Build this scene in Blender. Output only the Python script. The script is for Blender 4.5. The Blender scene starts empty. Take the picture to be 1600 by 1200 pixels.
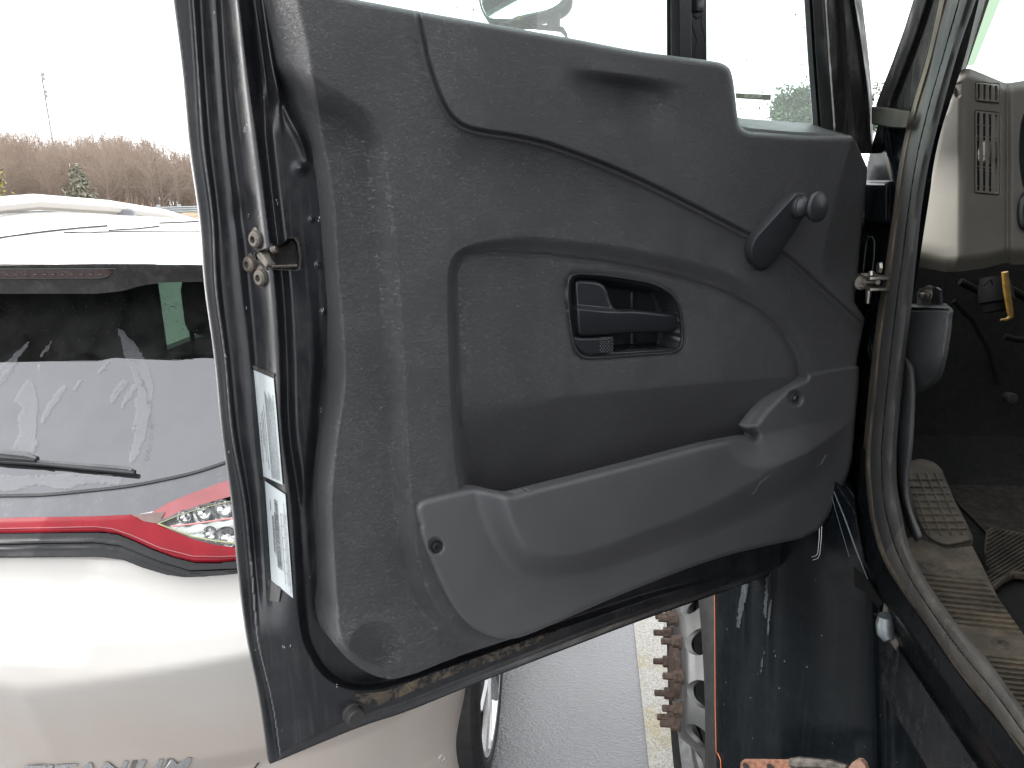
import bpy, bmesh, math, random
import numpy as np
from mathutils import Vector, Matrix
random.seed(7); rng = np.random.default_rng(11)
sc = bpy.context.scene
COL = sc.collection
R = math.radians

# ------------------------------------------------------------------ camera model (photo 1600 x 1200)
F, CX, CY = 1200.0, 800.0, 600.0
PITCH, YAW, ROLL, HCAM = R(14.5), R(5.7), R(1.26), 1.81
head = np.array([-math.sin(YAW), math.cos(YAW), 0.0])
right0 = np.array([math.cos(YAW), math.sin(YAW), 0.0])
fwd = head * math.cos(PITCH) + np.array([0, 0, -math.sin(PITCH)])
down0 = -np.cross(right0, fwd)
xim = math.cos(ROLL) * right0 + math.sin(ROLL) * down0
yim = -math.sin(ROLL) * right0 + math.cos(ROLL) * down0
CAM = np.array([0, 0, HCAM])

def A(p): return np.atleast_2d(np.asarray(p, float))
def ray(p):
    p = A(p)
    return fwd * F + (p[:, :1] - CX) * xim + (p[:, 1:2] - CY) * yim
def onplane(p, p0, n):
    r = ray(p); n = np.asarray(n, float)
    num = ((np.asarray(p0, float) - CAM) * n).sum(-1)
    return CAM + r * (num / (r @ n))[:, None]
def onX(p, X): return onplane(p, (X, 0, 0), (1, 0, 0))
def onY(p, Y):
    r = ray(p); return CAM + r * (np.broadcast_to(np.asarray(Y, float), (len(r),)) / r[:, 1])[:, None]
def onZ(p, z): return onplane(p, (0, 0, z), (0, 0, 1))
def proj(v):
    v = np.atleast_2d(v) - CAM
    d = v @ fwd
    return np.stack([CX + F * (v @ xim) / d, CY + F * (v @ yim) / d], 1)

# door frame of reference: hinge axis, latch-to-hinge direction, normal towards the cab opening
HINGE = np.array([0.435, 1.28, 0.0]); OPEN = R(50)
DU = np.array([math.sin(OPEN), math.cos(OPEN), 0.0])
DN = np.array([math.cos(OPEN), -math.sin(OPEN), 0.0])
DZ = np.array([0, 0, 1.0])
def onD(p, w=0.0):
    r = ray(p)
    w = np.broadcast_to(np.asarray(w, float), (len(r),))
    num = (HINGE - CAM) @ DN + w
    return CAM + r * (num / (r @ DN))[:, None]

# ------------------------------------------------------------------ 2-D helpers
def cr(pts, n=8, closed=False):
    P = np.asarray(pts, float); out = []; N = len(P)
    rngi = range(N if closed else N - 1)
    for i in rngi:
        p1, p2 = P[i], P[(i + 1) % N]
        p0 = P[(i - 1) % N] if (closed or i > 0) else 2 * p1 - p2
        p3 = P[(i + 2) % N] if (closed or i + 2 < N) else 2 * p2 - p1
        # centripetal-ish: limit tangents
        m1 = (p2 - p0) / 2; m2 = (p3 - p1) / 2; L = np.linalg.norm(p2 - p1)
        for m in (m1, m2):
            l = np.linalg.norm(m)
            if l > L: m *= L / l
        for k in range(n):
            t = k / n
            h00 = 2*t**3 - 3*t**2 + 1; h10 = t**3 - 2*t**2 + t; h01 = -2*t**3 + 3*t**2; h11 = t**3 - t**2
            out.append(h00*p1 + h10*m1 + h01*p2 + h11*m2)
    if not closed: out.append(P[-1])
    return np.array(out)
def nearest(P, poly, closed=False):
    P = A(P); Q = np.asarray(poly, float)
    a = Q; b = np.roll(Q, -1, 0)
    if not closed: a, b = Q[:-1], Q[1:]
    best = np.full(len(P), 1e9); bp = np.zeros((len(P), 2))
    for i in range(len(a)):
        ab = b[i] - a[i]; L = ab @ ab
        if L < 1e-12: continue
        t = np.clip(((P - a[i]) @ ab) / L, 0, 1)
        q = a[i] + t[:, None] * ab
        d = np.hypot(*(P - q).T)
        m = d < best
        best[m] = d[m]; bp[m] = q[m]
    return best, bp
def inside(P, poly):
    P = A(P); Q = np.asarray(poly, float); x, y = P.T
    c = np.zeros(len(P), bool); j = len(Q) - 1
    for i in range(len(Q)):
        xi, yi = Q[i]; xj, yj = Q[j]
        if yi != yj:
            c ^= ((yi > y) != (yj > y)) & (x < (xj - xi) * (y - yi) / (yj - yi) + xi)
        j = i
    return c
def sdist(P, poly):
    d, _ = nearest(P, poly, True)
    return np.where(inside(P, poly), d, -d)
def sm(x, a, b):
    t = np.clip((np.asarray(x, float) - a) / (b - a), 0, 1); return t * t * (3 - 2 * t)
def ip(y, ys, xs): return np.interp(y, ys, xs)
def blob(P, cx, cy, rx, ry, ang=0):
    c, s = math.cos(R(ang)), math.sin(R(ang))
    x = P[:, 0] - cx; y = P[:, 1] - cy
    u = (x * c + y * s) / rx; v = (-x * s + y * c) / ry
    return u, v

# ------------------------------------------------------------------ object helpers
def link(o, parent=None):
    COL.objects.link(o)
    if parent is not None:
        o.parent = parent
        o.matrix_parent_inverse = Matrix.Translation(-wloc(parent))
    return o
def wloc(o):
    return o['_w'] and Vector(o['_w']) if '_w' in o else Vector((0, 0, 0))
def mesh(name, V, Fc, mat=None, parent=None, smooth=True, angle=None):
    me = bpy.data.meshes.new(name)
    me.from_pydata([tuple(map(float, v)) for v in V], [], [tuple(map(int, f)) for f in Fc])
    me.validate(); me.update()
    if smooth:
        me.polygons.foreach_set('use_smooth', [True] * len(me.polygons))
    if angle is not None:
        me.set_sharp_from_angle(angle=R(angle))
    if mat is not None: me.materials.append(mat)
    o = bpy.data.objects.new(name, me)
    return link(o, parent)
def tag(o, label=None, cat=None, group=None, kind=None):
    if label: o['label'] = label
    if cat: o['category'] = cat
    if group: o['group'] = group
    if kind: o['kind'] = kind
    return o
def empty(name, loc, label, cat, group=None):
    o = bpy.data.objects.new(name, None); o.empty_display_size = .1
    COL.objects.link(o); o.location = loc; o['_w'] = tuple(map(float, loc))
    return tag(o, label, cat, group)

class MB:
    def __init__(s): s.v = []; s.f = []
    def add(s, V, Fc):
        b = len(s.v); s.v += [tuple(map(float, v)) for v in V]; s.f += [tuple(int(i) + b for i in f) for f in Fc]; return s
    def grid(s, G, closeu=False, closev=False):
        G = np.asarray(G); a, b = G.shape[:2]; V = G.reshape(-1, 3); Fc = []
        for i in range(a - (0 if closeu else 1)):
            for j in range(b - (0 if closev else 1)):
                i2, j2 = (i + 1) % a, (j + 1) % b
                Fc.append((i*b + j, i*b + j2, i2*b + j2, i2*b + j))
        return s.add(V, Fc)
    def box(s, c, h, ax=None, bev=0.0):
        c = np.asarray(c, float); h = np.asarray(h, float)
        ax = np.eye(3) if ax is None else np.asarray(ax, float)
        if bev <= 0:
            V = []
            for x in (-1, 1):
                for y in (-1, 1):
                    for z in (-1, 1): V.append(c + ax[0]*h[0]*x + ax[1]*h[1]*y + ax[2]*h[2]*z)
            return s.add(V, [(0,1,3,2),(4,6,7,5),(0,4,5,1),(2,3,7,6),(0,2,6,4),(1,5,7,3)])
        bm = bmesh.new(); bmesh.ops.create_cube(bm, size=2)
        for v in bm.verts: v.co = Vector((v.co.x*h[0], v.co.y*h[1], v.co.z*h[2]))
        bmesh.ops.bevel(bm, geom=bm.edges[:], offset=min(bev, .95*min(h)), segments=2, affect='EDGES', profile=.5)
        bm.verts.index_update()
        V = [c + ax[0]*v.co.x + ax[1]*v.co.y + ax[2]*v.co.z for v in bm.verts]
        Fc = [[v.index for v in f.verts] for f in bm.faces]; bm.free()
        return s.add(V, Fc)
    def tube(s, pts, r, n=8, cap=True, flat=None):
        P = np.asarray(pts, float); N = len(P)
        r = np.broadcast_to(np.asarray(r, float), (N,))
        T = np.gradient(P, axis=0); T /= np.linalg.norm(T, axis=1)[:, None] + 1e-12
        up = np.array([0, 0, 1.0]) if abs(T[0][2]) < .9 else np.array([1.0, 0, 0])
        if flat is not None: up = np.asarray(flat, float)
        G = []
        for i in range(N):
            a = np.cross(T[i], up); a /= np.linalg.norm(a) + 1e-12
            b = np.cross(a, T[i]); up = b
            G.append([P[i] + r[i]*(math.cos(t)*a + math.sin(t)*b) for t in np.linspace(0, 2*math.pi, n, endpoint=False)])
        base = len(s.v); s.grid(np.array(G), closev=True)
        if cap:
            s.f.append(tuple(base + j for j in range(n))[::-1]); s.f.append(tuple(base + (N-1)*n + j for j in range(n)))
        return s
    def lathe(s, c, axis, prof, n=32, cap=False):
        # prof: list of (along axis, radius)
        c = np.asarray(c, float); ax = np.asarray(axis, float); ax /= np.linalg.norm(ax)
        t = np.array([0, 0, 1.0]) if abs(ax[2]) < .9 else np.array([1.0, 0, 0])
        a = np.cross(ax, t); a /= np.linalg.norm(a); b = np.cross(ax, a)
        G = [[c + ax*h + r*(math.cos(q)*a + math.sin(q)*b) for q in np.linspace(0, 2*math.pi, n, endpoint=False)] for h, r in prof]
        return s.grid(np.array(G), closev=True)
    def prism(s, poly3, off):
        P = [np.asarray(p, float) for p in poly3]; off = np.asarray(off, float); n = len(P)
        Fc = [tuple(range(n)), tuple(range(2*n - 1, n - 1, -1))]
        for i in range(n): Fc.append((i, n + i, n + (i+1) % n, (i+1) % n))
        return s.add(P + [p + off for p in P], Fc)
    def build(s, name, mat, parent=None, smooth=True, angle=35):
        return mesh(name, s.v, s.f, mat, parent, smooth, angle)

def patch(name, outline, pos, step=3.0, holes=(), skirt=None, mat=None, parent=None, angle=None, outer_dens=True):
    """Fill a pixel-space outline with a fine grid; pos(P) gives the 3-D surface point of each pixel.
    skirt(P3) -> 3-D offset points gives the sheet a thickness along its border."""
    O = np.asarray(outline, float)
    x0, y0 = O.min(0) - step; x1, y1 = O.max(0) + step
    xs = np.arange(x0, x1 + step, step); ys = np.arange(y0, y1 + step, step)
    X, Y = np.meshgrid(xs, ys); P = np.stack([X.ravel(), Y.ravel()], 1)
    nx, ny = len(xs), len(ys)
    sd = sdist(P, O); loops = [O]
    for h in holes:
        h = np.asarray(h, float); loops.append(h); sd = np.minimum(sd, -sdist(P, h))
    ins = (sd > 1e-6).reshape(ny, nx)
    keep = ins[:-1, :-1] | ins[1:, :-1] | ins[:-1, 1:] | ins[1:, 1:]
    used = np.zeros((ny, nx), bool)
    used[:-1, :-1] |= keep; used[1:, :-1] |= keep; used[:-1, 1:] |= keep; used[1:, 1:] |= keep
    snap = (used & ~ins).ravel()
    bd = np.full(len(P), 1e9); bq = P.copy()
    idx = np.where(snap)[0]
    for L in loops:
        d, q = nearest(P[idx], L, True)
        m = d < bd[idx]
        bd[idx[m]] = d[m]; bq[idx[m]] = q[m]
    P = np.where(snap[:, None], bq, P)
    ids = np.where(used.ravel())[0]; remap = -np.ones(len(P), int); remap[ids] = np.arange(len(ids))
    V = pos(P[ids])
    ky, kx = np.where(keep)
    a = ky*nx + kx
    Fc = np.stack([remap[a], remap[a + nx], remap[a + nx + 1], remap[a + 1]], 1).tolist()
    V = list(V)
    if skirt is not None:
        from collections import Counter
        ec = Counter(); ed = {}
        for f in Fc:
            for k in range(4):
                e = (f[k], f[(k+1) % 4]); key = (min(e), max(e)); ec[key] += 1; ed[key] = e
        be = [ed[k] for k, c in ec.items() if c == 1]
        bv = sorted({v for e in be for v in e}); nm = {}
        W = skirt(np.array([V[i] for i in bv]))
        for i, w in zip(bv, W): nm[i] = len(V); V.append(w)
        for e in be: Fc.append([e[1], e[0], nm[e[0]], nm[e[1]]])
    o = mesh(name, V, Fc, mat, parent, True, angle)
    return o

# ------------------------------------------------------------------ materials
class NT:
    def __init__(s, name):
        s.m = bpy.data.materials.new(name); s.m.use_nodes = True
        s.t = s.m.node_tree; s.n = s.t.nodes; s.l = s.t.links
        s.b = s.n['Principled BSDF']; s.out = s.n['Material Output']
        s.tc = s.n.new('ShaderNodeTexCoord')
    def co(s, scale=(1, 1, 1), rot=(0, 0, 0)):
        m = s.n.new('ShaderNodeMapping'); m.inputs['Scale'].default_value = scale; m.inputs['Rotation'].default_value = rot
        s.l.new(s.tc.outputs['Object'], m.inputs['Vector']); return m.outputs[0]
    def noise(s, scale, detail=4, rough=.55, dist=0, co=None):
        n = s.n.new('ShaderNodeTexNoise'); n.inputs['Scale'].default_value = scale
        n.inputs['Detail'].default_value = detail; n.inputs['Roughness'].default_value = rough; n.inputs['Distortion'].default_value = dist
        s.l.new(co if co is not None else s.tc.outputs['Object'], n.inputs['Vector']); return n.outputs['Fac']
    def voro(s, scale, feature='F1', co=None, rnd=1):
        n = s.n.new('ShaderNodeTexVoronoi'); n.feature = feature; n.inputs['Scale'].default_value = scale
        n.inputs['Randomness'].default_value = rnd
        s.l.new(co if co is not None else s.tc.outputs['Object'], n.inputs['Vector']); return n.outputs['Distance']
    def ramp(s, fac, a, b, ca=0.0, cb=1.0):
        n = s.n.new('ShaderNodeMapRange'); n.interpolation_type = 'SMOOTHSTEP'
        n.inputs['From Min'].default_value = a; n.inputs['From Max'].default_value = b
        n.inputs['To Min'].default_value = ca; n.inputs['To Max'].default_value = cb
        s.l.new(fac, n.inputs['Value']); return n.outputs[0]
    def math(s, op, a, b=None):
        n = s.n.new('ShaderNodeMath'); n.operation = op
        for i, v in enumerate((a, b)):
            if v is None: continue
            if isinstance(v, (int, float)): n.inputs[i].default_value = v
            else: s.l.new(v, n.inputs[i])
        return n.outputs[0]
    def mix(s, fac, a, b):
        n = s.n.new('ShaderNodeMix'); n.data_type = 'RGBA'
        for sock, v in ((n.inputs[0], fac), (n.inputs[6], a), (n.inputs[7], b)):
            if isinstance(v, (int, float)): sock.default_value = v
            elif isinstance(v, tuple): sock.default_value = (*v, 1) if len(v) == 3 else v
            else: s.l.new(v, sock)
        return n.outputs[2]
    def set(s, key, v):
        i = s.b.inputs[key]
        if isinstance(v, (int, float)): i.default_value = v
        elif isinstance(v, tuple): i.default_value = (*v, 1) if len(v) == 3 else v
        else: s.l.new(v, i)
        return s
    def bump(s, h, strength=.2, dist=.001):
        n = s.n.new('ShaderNodeBump'); n.inputs['Strength'].default_value = strength; n.inputs['Distance'].default_value = dist
        s.l.new(h, n.inputs['Height'])
        prev = s.b.inputs['Normal'].links
        if prev: s.l.new(prev[0].from_socket, n.inputs['Normal'])
        s.l.new(n.outputs[0], s.b.inputs['Normal']); return s
def plain(name, col, rough=.5, metal=0, spec=.5, coat=0, var=.25, vs=14, bump=0, bs=300, bd=.0006):
    t = NT(name)
    n = t.noise(vs, 6, .6)
    lo = tuple(c*(1-var) for c in col); hi = tuple(min(1, c*(1+var)) for c in col)
    t.set('Base Color', t.mix(t.ramp(n, .3, .7), lo, hi))
    t.set('Roughness', t.ramp(t.noise(vs*2.3, 5, .6), .25, .75, rough*.85, min(1, rough*1.15)))
    t.set('Metallic', metal).set('Specular IOR Level', spec)
    if coat: t.set('Coat Weight', coat).set('Coat Roughness', .04)
    if bump: t.bump(t.noise(bs, 3, .6), bump, bd)
    return t.m
M = {}
# moulded door trim: charcoal vinyl with a leather grain, fine wrinkles and faint scuffs
def trim_mat(name, col, wr=1.0, scuff=1.0):
    t = NT(name)
    fine = t.noise(620, 3, .6)
    wco = t.co((30, 30, 120))
    wn = t.noise(3.0, 7, .62, 2.2, wco)
    lines = t.math('ABSOLUTE', t.math('SUBTRACT', wn, .5))
    lines = t.ramp(lines, 0, .055, 1, 0)
    mask = t.ramp(t.noise(9, 4, .6), .42, .68)
    wr_ = t.math('MULTIPLY', lines, mask)
    wn2 = t.noise(6.0, 6, .62, 1.6, wco)
    l2 = t.ramp(t.math('ABSOLUTE', t.math('SUBTRACT', wn2, .5)), 0, .06, .55, 0)
    h = t.math('ADD', t.math('ADD', wr_, l2), t.math('MULTIPLY', fine, .5))
    t.bump(h, min(1, .9*wr), .0018)
    big = t.noise(6, 6, .65)
    base = t.mix(t.ramp(big, .3, .72), tuple(c*.9 for c in col), tuple(c*1.1 for c in col))
    sc_co = t.co((16, 16, 90), (0, R(9), R(20)))
    s1 = t.ramp(t.math('ABSOLUTE', t.math('SUBTRACT', t.noise(1.4, 4, .5, .8, sc_co), .5)), 0, .006, 1, 0)
    s1 = t.math('MULTIPLY', s1, t.ramp(t.noise(5, 3, .5), .52, .7, 0, .30*scuff))
    dust = t.ramp(t.noise(11, 8, .7), .5, .85, 0, .16*scuff)
    base = t.mix(s1, base, (.16, .16, .155))
    base = t.mix(dust, base, (.13, .125, .115))
    t.set('Base Color', base)
    t.set('Roughness', t.ramp(big, .3, .7, .38, .50)).set('Specular IOR Level', .5)
    return t.m
M['trim'] = trim_mat('door_trim_vinyl', (.086, .087, .091))
M['pocket'] = trim_mat('map_pocket_plastic', (.083, .084, .087), .4, 1.4)
M['handle'] = plain('handle_plastic', (.022, .024, .028), .34, var=.12, bump=.12, bs=900)
M['crank'] = plain('crank_plastic', (.020, .021, .024), .42, var=.12, bump=.15, bs=1200)
# black cab paint, dusty, with drip streaks and chips
def paint(name, col=(.006, .0075, .010), dust=.10, streak=.5, dcol=(.20, .18, .15), rough=.20, chips=.5, low=None):
    t = NT(name)
    st = t.noise(1.0, 6, .65, .3, t.co((150, 150, 7)))
    st = t.ramp(st, .48, .72)
    sp = t.ramp(t.noise(26, 8, .72), .42, .8)
    d = t.math('MULTIPLY', t.math('ADD', t.math('MULTIPLY', st, streak), sp), dust)
    chip = t.ramp(t.voro(75, 'F1', t.co((1, 1, .7))), .055, .085, chips, 0)
    chip = t.math('MULTIPLY', chip, t.ramp(t.noise(40, 3), .5, .6))
    base = t.mix(d, col, dcol)
    base = t.mix(chip, base, (.30, .30, .30))
    t.set('Base Color', base)
    t.set('Roughness', t.math('ADD', t.ramp(t.noise(20, 6, .65), .3, .7, rough*.7, rough*1.4), t.math('MULTIPLY', d, 1.6)))
    t.set('Specular IOR Level', .5)
    t.bump(t.noise(55, 3), .04, .002)
    return t.m
M['paint'] = paint('black_cab_paint')
M['paint_wet'] = paint('black_fender_paint', (.0045, .006, .0072), .014, 1.0, (.22, .25, .26), .22, .6)
M['paint_wet'].node_tree.nodes['Principled BSDF'].inputs['Specular IOR Level'].default_value = .07
M['jamb'] = paint('door_jamb_paint', (.012, .013, .016), .085, 1.1, (.22, .20, .18), .33, .5)
M['frame'] = paint('dusty_frame_paint', (.018, .018, .019), .24, .8, (.16, .14, .12), .48, .4)
M['frame'].node_tree.nodes['Principled BSDF'].inputs['Specular IOR Level'].default_value = .22
# seal rubber with brown road dust
def rubber(name, col=(.022, .023, .025), dust=.5, dcol=(.135, .11, .085), rough=.62):
    t = NT(name)
    n = t.ramp(t.noise(9, 8, .7), .36, .72)
    st = t.ramp(t.noise(1.0, 5, .6, .2, t.co((90, 90, 6))), .42, .7)
    d = t.math('MULTIPLY', t.math('ADD', t.math('MULTIPLY', n, .7), t.math('MULTIPLY', st, .4)), dust)
    t.set('Base Color', t.mix(d, col, dcol)).set('Roughness', rough).set('Specular IOR Level', .4)
    t.bump(t.noise(130, 4), .12, .002)
    return t.m
M['seal'] = rubber('seal_rubber', (.046, .047, .049), dust=.40, dcol=(.13, .115, .095), rough=.72)
M['seal'].node_tree.nodes['Principled BSDF'].inputs['Specular IOR Level'].default_value = .22
M['sillseal'] = rubber('scuffed_sill_rubber', (.060, .058, .054), dust=.85, dcol=(.17, .15, .12), rough=.75)
M['seallip'] = rubber('dusty_seal_lip', (.045, .040, .034), dust=.75, dcol=(.16, .125, .09), rough=.8)
M['strap'] = rubber('strap_rubber', (.022, .021, .019), .4, (.075, .066, .053), .8)
M['strap'].node_tree.nodes['Principled BSDF'].inputs['Specular IOR Level'].default_value = .08
M['glassrun'] = rubber('glass_run_rubber', (.018, .02, .022), .22, (.10, .095, .085), .55)
M['bumper'] = rubber('bumper_rubber', (.03, .03, .03), .3)
# mud caked on the lower door flange
def mudpaint():
    t = NT('muddy_door_paint')
    n = t.noise(70, 9, .72, .6); big = t.ramp(t.noise(8, 4, .6), .38, .62)
    d = t.math('MULTIPLY', t.ramp(n, .44, .60), big)
    t.set('Base Color', t.mix(d, (.007, .008, .010), (.17, .13, .09)))
    t.set('Roughness', t.ramp(d, 0, 1, .22, .9))
    t.bump(d, .5, .004)
    return t.m
M['mud'] = mudpaint()
M['beige'] = plain('dash_plastic', (.175, .166, .142), .55, var=.09, vs=8, bump=.25, bs=900, bd=.0005)
M['beige2'] = plain('vent_plastic', (.19, .18, .155), .5, var=.08, vs=20)
M['hole'] = plain('duct_black', (.006, .006, .006), .8)
M['kick'] = plain('grey_kick_plastic', (.105, .11, .113), .7, spec=.2, var=.2, vs=10, bump=.15, bs=700)
def dusty(name, dark, dustc, amt=.6, sc=30, rough=.9, bump=.4, bs=160, bd=.004):
    t = NT(name)
    n = t.noise(sc, 9, .72); n2 = t.noise(sc*.22, 5, .6)
    d = t.math('MULTIPLY', t.ramp(n, .3, .75), t.ramp(n2, .25, .65, .35, 1))
    t.set('Base Color', t.mix(t.math('MULTIPLY', d, amt), dark, dustc)).set('Roughness', rough).set('Specular IOR Level', .25)
    t.bump(t.noise(bs, 6, .7), bump, bd)
    return t.m
M['carpet'] = dusty('dark_carpet', (.014, .014, .013), (.075, .066, .052), .8, 60, 1, .9, 420, .006)
M['carpetdark'] = dusty('firewall_felt', (.010, .011, .0105), (.03, .029, .026), .8, 60, 1, .8, 380, .006)
M['mat'] = dusty('rubber_floor_mat', (.014, .0135, .012), (.125, .10, .072), .75, 34, .8, .4, 200)
M['sill'] = dusty('dusty_sill_plate', (.030, .027, .022), (.135, .108, .074), .95, 22, .75, .25, 260, .003)
M['rest'] = dusty('dusty_foot_rest', (.036, .032, .026), (.115, .096, .070), .9, 18, .75, .2, 260, .003)
M['steel'] = plain('zinc_steel', (.30, .28, .25), .45, 1, var=.2, vs=60, bump=.1)
M['chrome'] = plain('chrome_trim', (.75, .75, .76), .14, 1, var=.0)
M['screw'] = plain('dusty_steel_screw', (.12, .105, .092), .62, .55, var=.3, vs=120, bump=.2)
M['latch'] = plain('greasy_latch_steel', (.075, .066, .057), .55, .5, var=.55, vs=60, bump=.3, bs=200)
M['latchdark'] = plain('latch_housing_black', (.028, .025, .022), .5, var=.5, vs=60)
M['rust'] = plain('rusty_stud_steel', (.095, .064, .050), .8, .15, var=.4, vs=90, bump=.6, bs=260, bd=.002)
M['rustplate'] = plain('orange_rusty_plate', (.20, .092, .055), .85, .05, var=.4, vs=120, bump=.8, bs=300, bd=.002)
M['alu'] = plain('dull_aluminium', (.235, .235, .23), .42, .85, var=.13, vs=7, bump=.06, bs=90)
M['alurim'] = plain('brushed_rim_flange', (.36, .365, .37), .45, .75, var=.15, vs=10)
M['tyre'] = plain('tyre_rubber', (.012, .012, .0125), .75, var=.35, vs=30, bump=.3, bs=200)
M['bead'] = plain('dusty_sheen_bead', (.26, .262, .262), .5, var=.25, vs=40, bump=.3, bs=220)  # pale with road dust, plus sky reflection painted into the colour
M['orange'] = plain('orange_wire', (.55, .16, .05), .5, var=.1)
M['yellow'] = plain('yellow_cable_sleeve', (.22, .13, .02), .5, var=.3, vs=60)
M['scratch'] = plain('scratch_grey', (.20, .20, .20), .7)
M['chip'] = plain('chip_grey', (.30, .30, .30), .7)
M['cable'] = plain('cable_black', (.008, .008, .008), .8, spec=.12)
M['label'] = plain('label_paper', (.40, .435, .445), .5, var=.05, vs=20)
M['ink'] = plain('label_ink', (.05, .055, .06), .7)
M['film'] = plain('clear_label_film', (.045, .044, .042), .22, var=.3)
def glass(name, tint=(.93, .97, .955), veil=.0, vcol=(.85, .93, .9), rough=0.0, edge=0):
    t = NT(name)
    n, l = t.n, t.l
    tr = n.new('ShaderNodeBsdfTransparent'); tr.inputs[0].default_value = (*tint, 1)
    gl = n.new('ShaderNodeBsdfGlossy'); gl.inputs['Roughness'].default_value = rough
    lw = n.new('ShaderNodeLayerWeight'); lw.inputs[0].default_value = .5
    fr = t.math('ADD', t.math('MULTIPLY', t.math('POWER', lw.outputs['Facing'], 5), .9), .04)
    mx = n.new('ShaderNodeMixShader'); l.new(fr, mx.inputs[0]); l.new(tr.outputs[0], mx.inputs[1]); l.new(gl.outputs[0], mx.inputs[2])
    last = mx
    if veil:
        tl = n.new('ShaderNodeBsdfTranslucent'); tl.inputs[0].default_value = (*vcol, 1)
        m2 = n.new('ShaderNodeMixShader'); m2.inputs[0].default_value = veil
        l.new(mx.outputs[0], m2.inputs[1]); l.new(tl.outputs[0], m2.inputs[2]); last = m2
    l.new(last.outputs[0], t.out.inputs[0])
    return t.m
M['glass'] = glass('door_glass', (.80, .95, .91), .07)
M['windshield'] = glass('windshield_glass', (.85, .95, .90), .05)
M['drop'] = plain('dried_water_spot', (.03, .032, .032), .3, var=.5, vs=200)
M['mirror'] = plain('mirror_glass', (.78, .92, .86), .03, 1, var=.02)
M['mirrorshell'] = plain('mirror_housing', (.035, .045, .05), .5, var=.3, vs=60)
M['sticker'] = plain('sticker_olive', (.30, .33, .25), .6, var=.08)
M['stickertext'] = plain('sticker_white', (.85, .88, .82), .6, var=.02)
M['stickerink'] = plain('sticker_grey_ink', (.22, .24, .23), .6)
M['reflector'] = plain('amber_mark', (.5, .3, .1), .5)
# SUV
def pearl():
    t = NT('pearl_white_paint')
    sp = t.ramp(t.voro(38, 'F1', t.co((1, 1, .8))), .03, .06, .35, 0)
    sp = t.math('MULTIPLY', sp, t.ramp(t.noise(30, 3), .52, .6))
    film = t.ramp(t.noise(1.0, 6, .6, .4, t.co((30, 30, 3))), .45, .8, 0, .10)
    sep = t.n.new('ShaderNodeSeparateXYZ'); t.l.new(t.tc.outputs['Object'], sep.inputs[0])
    ground_tint = t.math('MULTIPLY', t.ramp(sep.outputs[2], .52, .86, .5, 0), t.ramp(t.noise(4, 5, .6), .2, .7, .5, 1))  # tan lower body: the ground's reflection painted into the colour
    base = t.mix(film, (.47, .45, .42), (.39, .35, .30))
    base = t.mix(ground_tint, base, (.38, .28, .22))
    base = t.mix(sp, base, (.58, .56, .52))
    t.set('Base Color', base).set('Roughness', .42).set('Coat Weight', .8).set('Coat Roughness', .05).set('Specular IOR Level', .4)
    return t.m
M['white'] = pearl()
M['suvblack'] = paint('gloss_black_trim', (.004, .004, .005), .010, .8, (.2, .19, .18), .25, .2)
M['suvblack'].node_tree.nodes['Principled BSDF'].inputs['Specular IOR Level'].default_value = .3
M['suvdark'] = paint('spoiler_black', (.010, .010, .010), .25, .6, (.20, .18, .17), .45, .35)
M['suvgrey'] = paint('wet_grey_trim', (.10, .10, .11), .10, .3, (.3, .3, .32), .16, .0)
def smear_glass():
    # tinted rear glass; a wet film catches the sky in streaks inside the wiper arc
    t = NT('tinted_rear_glass'); n, l = t.n, t.l
    tr = n.new('ShaderNodeBsdfTransparent'); tr.inputs[0].default_value = (.13, .175, .15, 1)
    gl = n.new('ShaderNodeBsdfGlossy'); gl.inputs['Roughness'].default_value = .015
    gl.inputs[0].default_value = (.95, .95, 1, 1)
    lw = n.new('ShaderNodeLayerWeight'); lw.inputs[0].default_value = .5
    fr = t.math('ADD', t.math('MULTIPLY', t.math('POWER', lw.outputs['Facing'], 5), .8), .125)
    mx = n.new('ShaderNodeMixShader'); l.new(fr, mx.inputs[0]); l.new(tr.outputs[0], mx.inputs[1]); l.new(gl.outputs[0], mx.inputs[2])
    df = n.new('ShaderNodeBsdfDiffuse'); df.inputs[0].default_value = (.5, .5, .5, 1)
    m2 = n.new('ShaderNodeMixShader'); l.new(t.ramp(t.noise(9, 7, .7), .3, .7, .006, .05), m2.inputs[0]); l.new(mx.outputs[0], m2.inputs[1]); l.new(df.outputs[0], m2.inputs[2])
    l.new(m2.outputs[0], t.out.inputs[0])
    return t.m
M['rearglass'] = smear_glass()
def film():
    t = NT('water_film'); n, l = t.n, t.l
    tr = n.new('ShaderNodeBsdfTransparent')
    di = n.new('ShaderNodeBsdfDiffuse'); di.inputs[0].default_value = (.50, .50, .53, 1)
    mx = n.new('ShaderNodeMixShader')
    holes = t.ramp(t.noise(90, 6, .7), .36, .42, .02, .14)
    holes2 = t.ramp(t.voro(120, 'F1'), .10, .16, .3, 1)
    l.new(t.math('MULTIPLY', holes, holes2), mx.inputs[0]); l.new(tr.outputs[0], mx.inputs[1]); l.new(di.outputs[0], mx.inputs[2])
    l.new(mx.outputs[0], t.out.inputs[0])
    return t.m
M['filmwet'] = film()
M['red'] = plain('red_lamp_lens', (.19, .003, .010), .3, spec=.15, coat=.05, var=.12, vs=10)
M['pink'] = plain('milky_red_lens', (.30, .085, .09), .25, spec=.4, coat=.15, var=.2, vs=5)
M['lamp'] = plain('lamp_reflector', (.42, .43, .43), .22, .9, var=.25, vs=30)
M['lamplens'] = glass('clear_lamp_lens', (.93, .95, .92), .06)
M['wiper'] = plain('wiper_plastic', (.030, .031, .034), .35, var=.15)
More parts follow.
